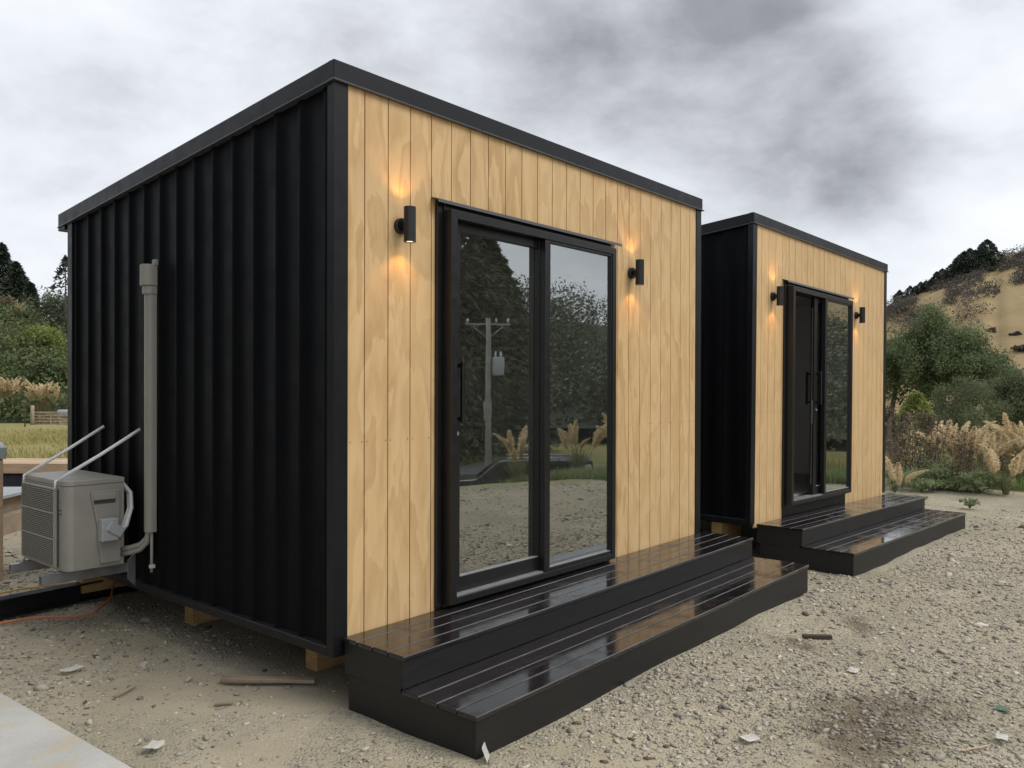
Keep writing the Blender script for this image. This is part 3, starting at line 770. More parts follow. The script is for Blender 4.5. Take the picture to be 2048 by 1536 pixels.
# ------------------------------------------------------------------ wall lamps
def wall_lamp(label, cab, x, z=2.33):
    e = empty('wall_lamp'); tag(e, label, 'wall lamp', 'lit black up and down lamps beside the doors')
    mw = Matrix.LocRotScale(cab.location, cab.rotation_euler, None)
    e.location = mw @ Vector((x, 0, z)); e.rotation_euler = cab.rotation_euler
    bp = MB(); bp.tube([(0, -.001, 0), (0, -.022, 0), (0, -.025, 0)], [.040, .040, .037], 28)
    bp.build('back_plate', M['lamp_black'], e)
    MB().box(-.012, .012, -.052, -.0245, -.02, .02, .003).build('arm', M['lamp_black'], e)
    H, R, t_ = .089, .0305, .0025; yc = -.076
    bm = bmesh.new(); n = 28; prof = [(R, -H), (R, H), (R-t_, H), (R-t_, H-.014), (0.0001, H-.014)]
    # open ended tube with a floor 14 mm inside each end
    def ring(r, zz): return [bm.verts.new((r*math.cos(2*math.pi*k/n), yc+r*math.sin(2*math.pi*k/n), zz)) for k in range(n)]
    rings = [ring(R-t_, -H+.018), ring(R-t_, -H), ring(R, -H), ring(R, H), ring(R-t_, H), ring(R-t_, H-.018)]
    for a, b_ in zip(rings, rings[1:]):
        for k in range(n): bm.faces.new((a[k], a[(k+1) % n], b_[(k+1) % n], b_[k])).smooth = False
    me = bpy.data.meshes.new('body'); bm.to_mesh(me); bm.free(); obj('body', me, M['lamp_black'], e)
    for s in (-1, 1):
        MB().tube([(0, yc, s*(H-.008)), (0, yc, s*(H-.012))], R-t_-.0005, 24).build('lens', M['lens'], e)
        ld = bpy.data.lights.new('lamp_light', 'SPOT'); ld.energy = 1.35; ld.color = (1, .50, .14); ld.spot_size = rad(112); ld.spot_blend = .55; ld.shadow_soft_size = .012
        lo = bpy.data.objects.new('lamp_light', ld); col.objects.link(lo); lo.parent = e; lo.location = (0, yc, s*(H-.004))
        lo.rotation_euler = (0, 0, 0) if s < 0 else (math.pi, 0, 0)
    return e
wall_lamp('lit black wall lamp between the heat pump cabin\'s corner and its door handle', cab1, .41)
wall_lamp('lit black wall lamp beside the fixed pane of the closed door', cab1, 2.605)
wall_lamp('lit black wall lamp beside the open gap of the sliding door', cab2, .41)
wall_lamp('lit black wall lamp beside the fixed pane of the open door', cab2, 2.605)

# ------------------------------------------------------------------ heat pump outdoor unit
def heat_pump():
    X0, X1, Y0, Y1, Z0, Z1 = -.44, -.10, 1.96, 2.62, .415, .952
    e = empty('heat_pump_unit', (0, 0, 0)); tag(e, 'beige heat pump outdoor unit on wall brackets with white straps over it', 'heat pump')
    MB().prism([(X0+.045, Y0), (X1, Y0), (X1, Y1), (X0, Y1), (X0, Y0+.055), (X0+.006, Y0+.030), (X0+.020, Y0+.010)], 'z', Z0, Z1-.034, .003).build('casing', M['ac'], e)
    MB().prism([(X0+.040, Y0-.004), (X1+.002, Y0-.004), (X1+.002, Y1+.004), (X0-.005, Y1+.004), (X0-.005, Y0+.055), (X0+.003, Y0+.028), (X0+.018, Y0+.008)], 'z', Z1-.033, Z1, .006).build('lid', M['ac'], e)
    g = MB(); g.box(X0-.014, X0-.001, Y0+.115, Y1-.005, Z0+.012, Z1-.048, .004); g = g.build('grille', M['ac'], e)
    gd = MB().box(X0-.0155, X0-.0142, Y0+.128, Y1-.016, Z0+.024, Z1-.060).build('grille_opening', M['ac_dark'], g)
    z = Z0+.028
    while z < Z1-.066:
        MB().box(X0-.0205, X0-.0158, Y0+.127, Y1-.015, z, z+.0058).build('grille_slat', M['ac_fin'], g); z += .0112
    for zz in (Z0+.18, Z0+.335): MB().box(X0-.023, X0-.0206, Y0+.126, Y1-.014, zz, zz+.009).build('grille_bar', M['ac'], g)
    MB().box(X0-.022, X0-.0142, Y0+.117, Y0+.126, Z0+.02, Z1-.055, .002).build('grille_bar', M['ac'], g)
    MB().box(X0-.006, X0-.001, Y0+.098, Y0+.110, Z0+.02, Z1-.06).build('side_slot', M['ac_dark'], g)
    # printed sticker and badge on the front strip
    MB().box(X0-.0022, X0-.0005, Y0+.060, Y0+.094, Z1-.206, Z1-.172).build('label', M['sticker'], e)
    b_ = MB()
    for k in range(5): b_.box(X0-.0030, X0-.0023, Y0+.066+.0052*k, Y0+.0695+.0052*k, Z1-.194, Z1-.184)
    b_.build('lettering', M['iso'], e)
    MB().prism([(Y0+.062, Z1-.130), (Y0+.076, Z1-.140), (Y0+.090, Z1-.130), (Y0+.082, Z1-.124), (Y0+.076, Z1-.117), (Y0+.070, Z1-.124)], 'x', X0-.0022, X0-.0005).build('badge', M['badge'], e)
    # service cover on the end, raised panel, recessed grip
    sc_ = MB(); sc_.prism([(X0+.135, Z1-.070), (X1-.035, Z1-.070), (X1-.030, Z0+.025), (X0+.195, Z0+.025), (X0+.175, Z0+.25)], 'y', Y0-.018, Y0-.001, .004)
    sc_ = sc_.build('service_cover', M['ac'], e)
    MB().prism([(X0+.15, Z1-.085), (X1-.06, Z1-.085), (X1-.06, Z1-.125), (X0+.15, Z1-.125)], 'y', Y0-.034, Y0-.0185, .005).build('grip', M['ac'], sc_)
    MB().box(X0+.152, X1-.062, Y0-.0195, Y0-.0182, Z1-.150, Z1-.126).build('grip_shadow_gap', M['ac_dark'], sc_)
    for x in (X0+.10,):
        for y in (Y0+.10, Y1-.10):
            pass
    ft = MB()
    for y in (Y0+.085, Y1-.085):
        ft.box(X0+.01, X0+.06, y-.02, y+.02, .402, .4145, .002); ft.box(X1-.06, X1-.01, y-.02, y+.02, .402, .4145, .002)
        ft.box(X0-.045, X0+.01, y-.022, y+.022, .402, .409, .001)
        ft.tube([(X0-.028, y, .409), (X0-.028, y, .426)], .008, 6)
    ft.build('feet', M['steel'], e)
    return e
heat_pump()
def isolator():
    e = empty('isolator_switch'); tag(e, 'small grey isolator box with a white conduit on the heat pump end', 'isolator switch')
    x, y, z = -.215, 1.942, .655
    MB().box(x-.05, x+.05, y-.058, y-.001, z-.075, z+.06, .006, 2).build('box', M['iso'], e)
    mt = Matrix.Translation((x+.03, y-.064, z-.008)) @ Matrix.Rotation(.6, 4, 'Y')
    MB().box(-.05, .05, -.006, .005, -.03, .03, .004, 1, mt).build('cover', M['iso'], e)
    for k in range(2):
        mb = MB(); mb.tube([(x+.045, y-.035+.03*k, z-.05), (x+.11, y-.02+.03*k, z+.0), (x+.16, y+.02+.03*k, z+.10), (x+.17, y+.05+.03*k, z+.19), (x+.145, y+.10+.03*k, z+.245), (-.098, y+.16, z+.235)],
                           [.013]*6, 10); mb.build('conduit', M['ac_white'], e)
    return e
isolator()
for i, (y, lb) in enumerate(((2.047, 'galvanised bracket arm under the heat pump\'s valve end'), (2.535, 'galvanised bracket arm under the heat pump, close to the cabin\'s rear corner'))):
    e = empty('wall_bracket'); tag(e, lb, 'bracket', 'heat pump wall brackets')
    mb = MB(); mb.box(-.545, -.004, y-.020, y-.0165, .345, .401); mb.box(-.545, -.004, y+.0165, y+.020, .345, .401); mb.box(-.545, -.004, y-.0162, y+.0162, .397, .4005)
    mb.build('arm', M['steel'], e)
    MB().prism([(-.004, .46), (-.004, .25), (-.05, .30), (-.05, .42)], 'y', y-.030, y-.0205).build('wall_plate', M['steel'], e)
for i, (y0, y1, lb) in enumerate(((2.06, 1.965, 'white strap from the lid\'s valve end up to the trunking'), (2.56, 2.49, 'white strap from the lid up to the wall near the rear corner'))):
    mb = MB(); a = Vector((-.446, y0, .953)); b_ = Vector((.002, y1, 1.243))
    t_ = (b_-a).normalized(); s_ = t_.cross(Vector((0, 0, 1))).normalized(); nrm = s_.cross(t_)
    pts = []
    for p in (a, a.lerp(b_, .5)-Vector((0, 0, .006)), b_): pts.append(p)
    mb.tube(pts, .0105, 8)
    mb.tube([a+Vector((.004, 0, 0)), a+Vector((-.012, 0, -.004)), a+Vector((-.015, 0, -.045))], .0075, 6)
    tag(mb.build('tie_strap', M['strap'], None), lb, 'strap', 'straps that hold the heat pump')

def trunking():
    e = empty('pipe_trunking'); tag(e, 'tall beige pipe trunking with a wider cap fixed to the ribbed wall', 'pipe trunking')
    yc = 1.79
    def D_(w, d, x1=.003): # rounded D profile in (x, y)
        return [(x1, yc-w/2), (x1, yc+w/2)]+[(-d*math.sin(a)**.6 if 0 < a < math.pi else 0, yc+w/2*math.cos(a)) for a in [math.pi*k/14 for k in range(1, 14)]]
    MB().prism(D_(.078, .052), 'z', .622, 2.12, .001).build('duct', M['trunk'], e)
    c = MB(); c.prism(D_(.105, .078), 'z', 2.125, 2.255, .006); c.prism(D_(.092, .064), 'z', 2.075, 2.124, .003); c = c.build('cap', M['trunk'], e)
    MB().box(-.02, .004, yc-.062, yc-.02, 2.25, 2.285, .004).build('cap_tab', M['trunk'], c)
    for k, dz in enumerate((0, -.03)):
        MB().tube([(-.025, yc+.01*k, .640), (-.028, yc+.02, .585+dz), (-.05, yc+.06, .54+dz), (-.085, yc+.11, .52+dz), (-.11, yc+.18, .505+dz)], .016, 10).build('insulated_pipe', M['trunk'], e)
    MB().tube([(-.018, yc-.018, .640), (-.018, yc-.018, .45), (-.018, yc-.018, .375)], .009, 8).build('drain_pipe', M['trunk'], e)
    MB().box(-.030, .0, yc-.030, yc-.006, .40, .422, .002).build('pipe_clip', M['ac_white'], e)
trunking()

# ------------------------------------------------------------------ timber blocks, skid beam, cords, slab
def block(x0, x1, y0, y1, z0, z1, label, group='timber blocks under the cabins', mtl='pine', rz=0):
    e = MB(); e.box(-(x1-x0)/2, (x1-x0)/2, -(y1-y0)/2, (y1-y0)/2, 0, z1-z0, .003)
    o = e.build('timber_block', M[mtl], None, ((x0+x1)/2, (y0+y1)/2, z0), (0, 0, rz)); tag(o, label, 'timber block', group); return o
zt_ = ZB-.021
block(.27, .75, .50, .60, -.02, zt_, 'pale timber block under the heat pump cabin beside the steps')
block(.26, .75, 1.80, 1.90, -.02, zt_, 'pale timber block under the middle of the ribbed wall')
block(.02, .60, 2.88, 2.98, .05, zt_, 'pale timber block on the black skid beam under the rear corner')
block(3.1, 3.6, .35, .45, -.05, zt_, 'timber block under the corner of the cabin beyond the closed door')
block(3.1, 3.6, 2.8, 2.9, -.05, zt_, 'timber block under the far rear corner of the heat pump cabin')
for x, y, lb in ((4.68, .30, 'timber block under the open cabin beside the gap'), (4.70, 2.6, 'timber block under the rear of the open cabin'), (7.8, .2, 'timber block under the open cabin by the weeds'), (7.8, 2.5, 'timber block under the far rear corner of the open cabin')):
    block(x, x+.45, y, y+.1, float(gz(x, y))-.03, ZB+.0457-.0138*(x-4.57+.45)-.0255, lb)

mb = MB(); mb.box(-1.2, 3.2, -.05, .05, 0, .012); mb.box(-1.2, 3.2, -.005, .005, .0121, .115); mb.box(-1.2, 3.2, -.05, .05, .1151, .127)
tag(mb.build('skid_beam', M['black_beam'], None, (.16, 2.93, -.005), (0, 0, .10)), 'long black steel skid beam lying on the gravel under the rear corner', 'beam')
def cord(name, pts, r, m, label):
    P = [Vector(p) for p in pts]; out = []
    for i in range(len(P)-1):
        p0, p1, p2, p3 = P[max(i-1, 0)], P[i], P[i+1], P[min(i+2, len(P)-1)]
        for k in range(8):
            t_ = k/8; out.append(.5*((2*p1)+(p2-p0)*t_+(2*p0-5*p1+4*p2-p3)*t_**2+(3*p1-p0-3*p2+p3)*t_**3))
    out.append(P[-1]); o = MB().tube(out, r, 8).build(name, m); tag(o, label, 'cord'); return o
cord('extension_cord', [(-.80, 2.60, .012), (-.55, 2.66, .012), (-.38, 2.62, .014), (-.24, 2.50, .012), (-.12, 2.44, .014), (-.02, 2.50, .03), (.10, 2.62, .05), (.2, 2.80, .08), (.30, 2.90, .132), (.45, 2.97, .136)], .0075, M['cordA'], 'orange extension cord snaking over the skid beam under the cabin')
cord('extension_cord', [(-.60, 3.60, .012), (-.35, 3.50, .012), (-.15, 3.52, .012), (.1, 3.45, .012), (.4, 3.42, .012), (.8, 3.5, .012)], .0075, M['cordB'], 'yellow cord lying on the gravel behind the skid beam')
# concrete slab at the photographer's side
sl_ = MB(); sl_.prism([(-.985, 1.33), (-.930, .15), (-.86, -1.2), (-.80, -2.4), (-10, -2.7), (-10.2, 10.2), (-1.9, 10.0), (-1.6, 5.0)], 'z', -.12, .035, .008)
tag(sl_.build('concrete_slab', M['concrete']), kind='structure')

# unseen workshop inferred from the slab, added to shade the ribbed wall
def workshop():
    e = empty('added_shed', (-3.9, -.6, .03)); tag(e, 'unseen grey green workshop shed added on the concrete slab to shade the ribbed wall', 'shed')
    sk = simple('shed_cladding', (.10, .115, .105), .5, .12, 2)
    n = 60; prof = []
    for k in range(n):
        y = k*.17; prof += [(y, 0), (y+.06, 0), (y+.085, .03), (y+.145, .03)]
    V = []; F = []
    for y, d in prof: V += [(d, y, 0), (d, y, 4.3)]
    for i in range(len(prof)-1): F.append((2*i, 2*i+1, 2*i+3, 2*i+2))
    obj('side_wall', np_mesh('side_wall', np.array(V), np.array(F)), sk, e)
    MB().box(-6, -.02, .02, 10.15, 0, .12).build('plinth', M['concrete'], e)
    MB().box(-6, -.03, .03, .10, .121, 4.28).build('end_wall', sk, e); MB().box(-6, -.03, 10.08, 10.15, .121, 4.28).build('end_wall', sk, e); MB().box(-6, -5.93, .101, 10.079, .121, 4.28).build('back_wall', sk, e)
    MB().prism([(.30, 4.30), (.30, 4.36), (-3, 5.3), (-6.3, 4.36), (-6.3, 4.30), (-3, 5.22)], 'y', -.25, 10.4).build('roof', sk, e)
    MB().box(.20, .32, -.25, 10.4, 4.17, 4.29, .01).build('gutter', M['grey_sheet'], e)
workshop()

# ------------------------------------------------------------------ litter on the yard
rsl = random.Random(4)
def scrap(x, y, w, h, rz, m, name, label, tilt=0., z=None, curl=.005):
    bm = bmesh.new(); n = 5; vs_ = []
    for i in range(n):
        for j in range(n):
            u, v = i/(n-1)-.5, j/(n-1)-.5
            vs_.append(bm.verts.new((u*w*(1+.08*rsl.uniform(-1, 1)), v*h*(1+.08*rsl.uniform(-1, 1)), curl*(u*u*4*rsl.uniform(.6, 1.2)+v*.6*rsl.uniform(.5, 1)))))
    for i in range(n-1):
        for j in range(n-1): bm.faces.new((vs_[i*n+j], vs_[(i+1)*n+j], vs_[(i+1)*n+j+1], vs_[i*n+j+1]))
    r = bmesh.ops.solidify(bm, geom=bm.faces[:], thickness=.0015)
    me = bpy.data.meshes.new(name); bm.to_mesh(me); bm.free()
    o = obj(name, me, m, None, (x, y, float(gz(x, y))+.006 if z is None else z), (tilt, 0, rz)); tag(o, label, 'litter'); return o
scrap(-.75, .225, .075, .062, .5, M['paper'], 'paper_scrap', 'white paper scrap on the sandy ground nearest the concrete slab')
scrap(-.60, 1.465, .10, .06, .2, M['paper'], 'paper_scrap', 'white paper scrap out on the sand beside the ribbed wall')
scrap(.95, -1.64, .075, .055, -.4, M['paper'], 'paper_scrap', 'square white paper scrap on the gravel in front of the steps')
scrap(2.106, -1.705, .085, .05, .1, M['paper'], 'paper_scrap', 'small white paper scrap above the damp stain on the gravel')
scrap(1.67, -2.465, .07, .045, .1, M['paper'], 'paper_scrap', 'white paper scrap beside a green scrap on the gravel')
scrap(2.03, -2.41, .06, .06, .7, M['green_scrap'], 'plastic_scrap', 'pale green plastic scrap lying on the gravel')
scrap(.07, -.905, .075, .06, .6, M['paper'], 'paper_scrap', 'cream paper scrap standing against the corner of the steps', 1.15, .028, .004)
scrap(.07, 2.05, .09, .05, .9, M['paper'], 'paper_scrap', 'folded white scrap on the stones near the orange cord', .2)
scrap(.22, 1.72, .06, .04, .3, M['paper'], 'paper_scrap', 'pale scrap in the shade under the ribbed wall')
def stick(a, b_, w, h, m, label):
    a, b_ = Vector(a), Vector(b_); L = (b_-a).length; o = MB(); o.box(-L/2, L/2, -w/2, w/2, 0, h, .002)
    o = o.build('offcut', m, None, (a+b_)/2, (0, 0, math.atan2(b_.y-a.y, b_.x-a.x))); tag(o, label, 'offcut')
stick((-.16, .72, .001), (.14, .33, .001), .045, .018, M['pine_grey'], 'weathered timber offcut lying beside the ribbed wall')
stick((2.52, -1.28, -.002), (2.62, -1.42, -.002), .03, .02, M['charred'], 'short dark stick lying on the gravel in front of the steps')
stick((1.42, -2.36, 0), (1.56, -2.44, 0), .008, .006, M['plank'], 'thin pale splinter on the gravel near the green scrap')
stick((-.62, .90, 0), (-.48, .98, 0), .02, .008, M['pine_grey'], 'small grey bark chip on the sandy ground by the slab')
stick((-.35, .45, 0), (-.28, .40, 0), .018, .01, M['pine_grey'], 'small wood chip on the sand in front of the offcut')

# ------------------------------------------------------------------ loose stones of the yard
def stones():
    rs = np.random.RandomState(11)
    ph = (1+5**.5)/2
    ico = np.array([(-1, ph, 0), (1, ph, 0), (-1, -ph, 0), (1, -ph, 0), (0, -1, ph), (0, 1, ph), (0, -1, -ph), (0, 1, -ph), (ph, 0, -1), (ph, 0, 1), (-ph, 0, -1), (-ph, 0, 1)])/1.902
    fc = np.array([(0, 11, 5), (0, 5, 1), (0, 1, 7), (0, 7, 10), (0, 10, 11), (1, 5, 9), (5, 11, 4), (11, 10, 2), (10, 7, 6), (7, 1, 8), (3, 9, 4), (3, 4, 2), (3, 2, 6), (3, 6, 8), (3, 8, 9), (4, 9, 5), (2, 4, 11), (6, 2, 10), (8, 6, 7), (9, 8, 1)])
    var = [ico*(1+.33*rs.randn(12, 1)) for _ in range(16)]
    n = 150000
    r = 1.5+rs.rand(n)**1.25*11.5; th = rad(14)+rs.rand(n)*rad(76)
    k = rs.rand(n) < .10; th[k] = rad(90)+rs.rand(k.sum())*rad(45); r[k] = 4+rs.rand(k.sum())*9
    x = CAM.x+r*np.sin(th); y = CAM.y+r*np.cos(th)
    patch = smooth_noise(x, y, 21, [(1.1, .5), (2.7, .4), (6.5, .3)])
    open_ = sst(-.4, 2.2, x-.6*y)
    dens = np.clip(.14+.46*open_+.75*patch, .03, 1)
    dens = np.where((x < .3) & (y > 1.2), np.maximum(dens, .55+.3*patch), dens)       # stonier beside the skid beam
    keep = (rs.rand(n) < dens) & (edge_dist(x, y) < .6)
    keep &= ~((x > -.02) & (x < 3.72) & (y > -.90) & (y < .02))                     # steps
    keep &= ~((x > 4.6) & (x < 8.34) & (y > -1.05) & (y < .02))
    keep &= ~((x < -.80-.05*(y+2.4)) & (y < 1.45))                                  # slab
    keep &= ~((x > .4) & (x < 8.3) & (y > .5) & (y < 2.7))
    x, y, r = x[keep], y[keep], r[keep]; n = len(x)
    big = rs.rand(n)
    s = (.0036+.0082*big**3.4+.010*(big > .994)*rs.rand(n))*(1+.06*r)
    V0 = np.stack([var[i] for i in rs.randint(0, 16, n)])                           # n,12,3
    sc3 = s[:, None]*np.stack([.8+.9*rs.rand(n), .6+.5*rs.rand(n), .32+.4*rs.rand(n)], 1)
    a = rs.rand(n)*6.28; V = V0*sc3[:, None, :]
    ca, sa = np.cos(a)[:, None], np.sin(a)[:, None]
    tl = .35*rs.randn(n)[:, None]
    Vx, Vy, Vz = V[..., 0], V[..., 1], V[..., 2]
    Vy, Vz = Vy*np.cos(tl)-Vz*np.sin(tl), Vy*np.sin(tl)+Vz*np.cos(tl)
    X = Vx*ca-Vy*sa+x[:, None]; Y = Vx*sa+Vy*ca+y[:, None]
    z0 = gz(x, y)-.012+smooth_noise(x, y, 3, [(1.3, .010), (4.2, .006), (11, .0035)])+sc3[:, 2]*.35
    Z = Vz+z0[:, None]
    F = (fc[None]+12*np.arange(n)[:, None, None]).reshape(-1, 3)
    me = np_mesh('gravel', np.stack([X, Y, Z], -1).reshape(-1, 3), F)
    tone = np.clip(.50+.24*rs.randn(n), 0, 1)
    wet = np.exp(-(((x-1.62)*.85-(y+1.98)*.5)/.42)**2-(((x-1.62)*.5+(y+1.98)*.85)/.24)**2)+np.exp(-((x-1.25)/.3)**2-((y+2.02)/.2)**2)
    tone *= 1-.55*np.clip(wet*1.2, 0, 1)
    at = me.attributes.new('tone', 'FLOAT', 'POINT'); at.data.foreach_set('value', np.repeat(tone, 12).astype(np.float32))
    tag(obj('gravel', me, M['stones']), 'loose grey and buff gravel scattered over the yard', 'gravel', kind='stuff')
stones()

# ------------------------------------------------------------------ behind the heat pump: crate, timber, pallet
def gp(px, py, d):
    p = up(px, py, d); return p
ang = -YAW                                     # local x runs across the view there
def crate():
    p = Vector((-.128, 3.98, 0)); e = empty('packing_crate', p, (0, 0, -.26)); tag(e, 'plywood packing crate with a grey metal lid beside the skid beam', 'crate')
    for k in range(5): MB().box(-.70, 0, 0, .7, .19*k-.01, .19*k+.178, .003).build('crate_board', M['plank'], e)
    MB().box(-.71, .022, -.015, .72, .945, 1.035, .004).build('lid', M['grey_sheet'], e)
crate()
def timber_stack():
    e = empty('timber_stack', (1.38, 7.62, -.02), (0, 0, -.87)); tag(e, 'stack of long timber beams over a dark wrapped pack behind the heat pump', 'timber stack')
    for x in (-1.4, -.2, 1.0): MB().box(x-.05, x+.05, -.05, .60, 0, .30, .003).build('bearer', M['pine_grey'], e)
    MB().box(-2.2, 1.9, -.02, .60, .301, .475, .02).build('wrapped_pack', M['wrap'], e)
    for k in range(4): MB().box(-2.3+.05*k, 2.0-.03*k, -.06+.16*k, .085+.16*k, .477, .600+.004*(k % 2), .004).build('beam', M['plank'], e)
timber_stack()
def pallet(loc, rz, label):
    e = empty('pallet', loc, (0, 0, rz)); tag(e, label, 'pallet')
    for y in (.04, .55, 1.06): MB().box(0, 1.2, y-.045, y+.045, .022, .112, .003).build('bearer', M['pine_grey'], e)
    for k in range(7): MB().box(.02+.168*k, .12+.168*k, 0, 1.1, .1125, .132, .002).build('slat', M['plank'], e)
    for k in (0, 3, 6): MB().box(.02+.168*k, .12+.168*k, 0, 1.1, 0, .0215, .002).build('slat', M['plank'], e)
sh = empty('steel_sheet', (-.15, 6.55, 0), (0, 0, -.80)); tag(sh, 'grey sheet laid flat on timber blocks behind the heat pump', 'sheet')
MB().box(-.9, .78, -.1, 1.0, .36, .395, .003).build('sheet', M['grey_sheet'], sh)
for x in (-.8, .55):
    MB().box(x, x+.12, -.05, .95, .19, .359, .003).build('bearer', M['pine_grey'], sh); MB().box(x-.05, x+.25, -.08, .95, -.02, .189, .003).build('bearer', M['pine_grey'], sh)
pallet((-.85, 7.10, .396), -.80, 'wooden pallet lying on the grey sheet by the timber stack')

# ------------------------------------------------------------------ paddock, gate, pampas and bush on the left
def tufts(name, label, n, sampler, H, w, m, seed, lean=.45, cat='grass'):
    rs = np.random.RandomState(seed); x, y = sampler(rs, n); n = len(x)
    z = gz(x, y)-.03; h = H*(.5+.8*rs.rand(n)); a = rs.rand(n)*6.28
    dx, dy = np.cos(a), np.sin(a); le = lean*(.3+rs.rand(n))
    P0 = np.stack([x, y, z], 1); s = np.stack([-dy, dx, 0*x], 1)*w*(.6+.8*rs.rand(n))[:, None]
    mid = P0+np.stack([dx*h*le*.3, dy*h*le*.3, h*.6], 1); tip = P0+np.stack([dx*h*le, dy*h*le, h], 1)
    V = np.stack([P0-s, P0+s, mid+s*.6, mid-s*.6, tip], 1).reshape(-1, 3)
    k = 5*np.arange(n)[:, None]
    F = np.concatenate([k+np.array([[0, 1, 2]]), k+np.array([[0, 2, 3]]), k+np.array([[3, 2, 4]])])
    o = obj(name, np_mesh(name, V, F), m); tag(o, label, cat, kind='stuff'); return o
def polar(b0, b1, r0, r1, p=1.0):
    def f(rs, n):
        th = rad(b0)+rs.rand(n)*rad(b1-b0); r = r0+(r1-r0)*rs.rand(n)**p
        return CAM.x+r*np.sin(th), CAM.y+r*np.cos(th)
    return f
tufts('paddock_grass', 'dry yellow green paddock grass behind the timber stack', 26000, polar(13, 26, 14.5, 82, 1.3), .22, .018, M['drygrass'], 31)

def gate():
    a, b_ = Vector((21.75, 67.35, 0)), Vector((24.8, 63.7, 0)); z = float(gz(22.5, 66.5))
    e = empty('field_gate', (a.x, a.y, z), (0, 0, math.atan2(b_.y-a.y, b_.x-a.x))); tag(e, 'weathered wooden field gate in front of the big pampas clump', 'gate')
    for k in range(5): MB().box(0.1, 3.2, -.02, .02, .16+.235*k, .30+.235*k, .004).build('rail', M['pine_grey'], e)
    for x in (.10, 1.6, 3.1): MB().box(x, x+.11, -.06, -.021, .08, 1.28, .004).build('stile', M['pine_grey'], e)
    mt = Matrix.Translation((.9, 0, .70)) @ Matrix.Rotation(-.62, 4, 'Y')
    MB().box(-.85, .85, .021, .06, -.05, .05, .003, 1, mt).build('brace', M['pine_grey'], e)
    mt = Matrix.Translation((2.35, 0, .70)) @ Matrix.Rotation(.62, 4, 'Y')
    MB().box(-.85, .85, .021, .06, -.05, .05, .003, 1, mt).build('brace', M['pine_grey'], e)
gate()
def fpost(px, d, h, r, label, m):
    p = up(px, 850, d); z = float(gz(p.x, p.y))
    tag(MB().tube([(0, 0, -.3), (0, 0, h*.97), (0, 0, h)], [r*1.05, r, r*.7], 9).build('fence_post', m, None, (p.x, p.y, z)), label, 'fence post')
fpost(65, 63.6, 1.75, .14, 'thick weathered gate post at the end of the field gate', M['pine_grey'])
fpost(50, 58, 1.25, .045, 'thin dark fence post standing in the paddock', M['charred'])
p = up(131, 823, 68); z = float(gz(p.x, p.y))
dr = MB().tube([(0, -.6, 1.45), (0, -.55, 1.45), (0, .55, 1.45), (0, .6, 1.45)], [.30, .34, .34, .30], 16).build('water_tank', simple('blue_grey_plastic', (.22, .27, .36), .5), None, (p.x, p.y, z), (0, 0, .7))
tag(dr, 'blue grey water tank behind the field gate', 'tank')
st = MB(); st.box(-.25, .25, -.4, .4, 0, 1.10); tag(st.build('tank_stand', M['pine_grey'], None, (p.x, p.y, z), (0, 0, .7)), 'timber stand that carries the blue grey tank', 'stand')

for px, d, H, npl, sd, lb in ((84, 72, 3.6, 60, 1, 'large pampas clump with cream plumes behind the field gate'), (20, 74, 3.6, 60, 2, 'pampas clump with dense cream plumes beside the thin fence post'), (-40, 73, 3.0, 16, 3, 'pampas clump with cream plumes out along the paddock edge')):
    p = up(px, 830, d); pampas('pampas_grass', lb, (p.x, p.y, float(gz(p.x, p.y))+.35), H, npl, sd, 'far', 420, 'pampas along the paddock', .7, 1.15)
p = up(30, 600, 108); pampas('pampas_grass', 'pampas with buff plumes up among the bushes', (p.x, p.y, 9.6), 3.0, 12, 6, 'far', 120, None, .6, 1.1)
# a low bank carries the bush behind the paddock
def bank_mesh():
    A, S = np.meshgrid(np.linspace(rad(2), rad(32), 40), np.linspace(0, 1, 24), indexing='ij'); Rr = 80+S*90
    X = CAM.x+Rr*np.sin(A); Y = CAM.y+Rr*np.cos(A); Z = -2.2+13*sst(0, .5, S)*sst(32, 14, np.degrees(A))+smooth_noise(X, Y, 4, [(.15, .5)])
    n0, n1 = A.shape; ix = np.arange(n0*n1).reshape(n0, n1); F = np.stack([ix[:-1, :-1], ix[:-1, 1:], ix[1:, 1:], ix[1:, :-1]], -1).reshape(-1, 4)
    tag(obj('bank', np_mesh('bank', np.stack([X, Y, Z], -1).reshape(-1, 3), F), M['woodhill']), kind='structure')
bank_mesh()
def bank_cover():
    rs = np.random.RandomState(17); bl = []
    for k in range(240):
        A = rad(8+20*rs.rand()); S = .02+.5*rs.rand(); r = 1.2+1.3*rs.rand(); d_ = 80+S*90
        bl.append((CAM.x+d_*math.sin(A), CAM.y+d_*math.cos(A), -2.2+13*float(sst(0, .5, np.array(S))*sst(32, 14, np.degrees(A)))+.6*r, 1.3*r, 1.3*r, r))
    P, u = crown_points(bl, 30000, rs, .6); V, F = leaf_quads(P, .45, rs, u, .6)
    tag(obj('bank_undergrowth', np_mesh('bank_undergrowth', V, F), M['bushy']), 'green undergrowth covering the bank behind the paddock', 'undergrowth', kind='stuff')
bank_cover()
def lshrub(px, top, d, R, m, n, leaf, seed, label, name='bush'):
    p = up(px, top, d); shrub(name, label, 'bush', (p.x, p.y, p.z-R[2]*1.35), R, m, n, leaf, seed)
lshrub(100, 697, 84, (3.6, 3.6, 3.4), M['bushy'], 6500, .30, 41, 'round dark green bush behind the big pampas clump')
lshrub(18, 716, 86, (3.0, 3.0, 3.0), M['bushy'], 5000, .30, 42, 'dark green bush behind the pampas by the thin post')
lshrub(78, 648, 94, (4.6, 4.0, 3.6), M['lime'], 8000, .30, 43, 'bright lime green bush rising above the dark round bush')
lshrub(-5, 655, 96, (2.8, 3.0, 3.0), M['bushy'], 4500, .30, 44, 'mid green bush beside the lime bush')
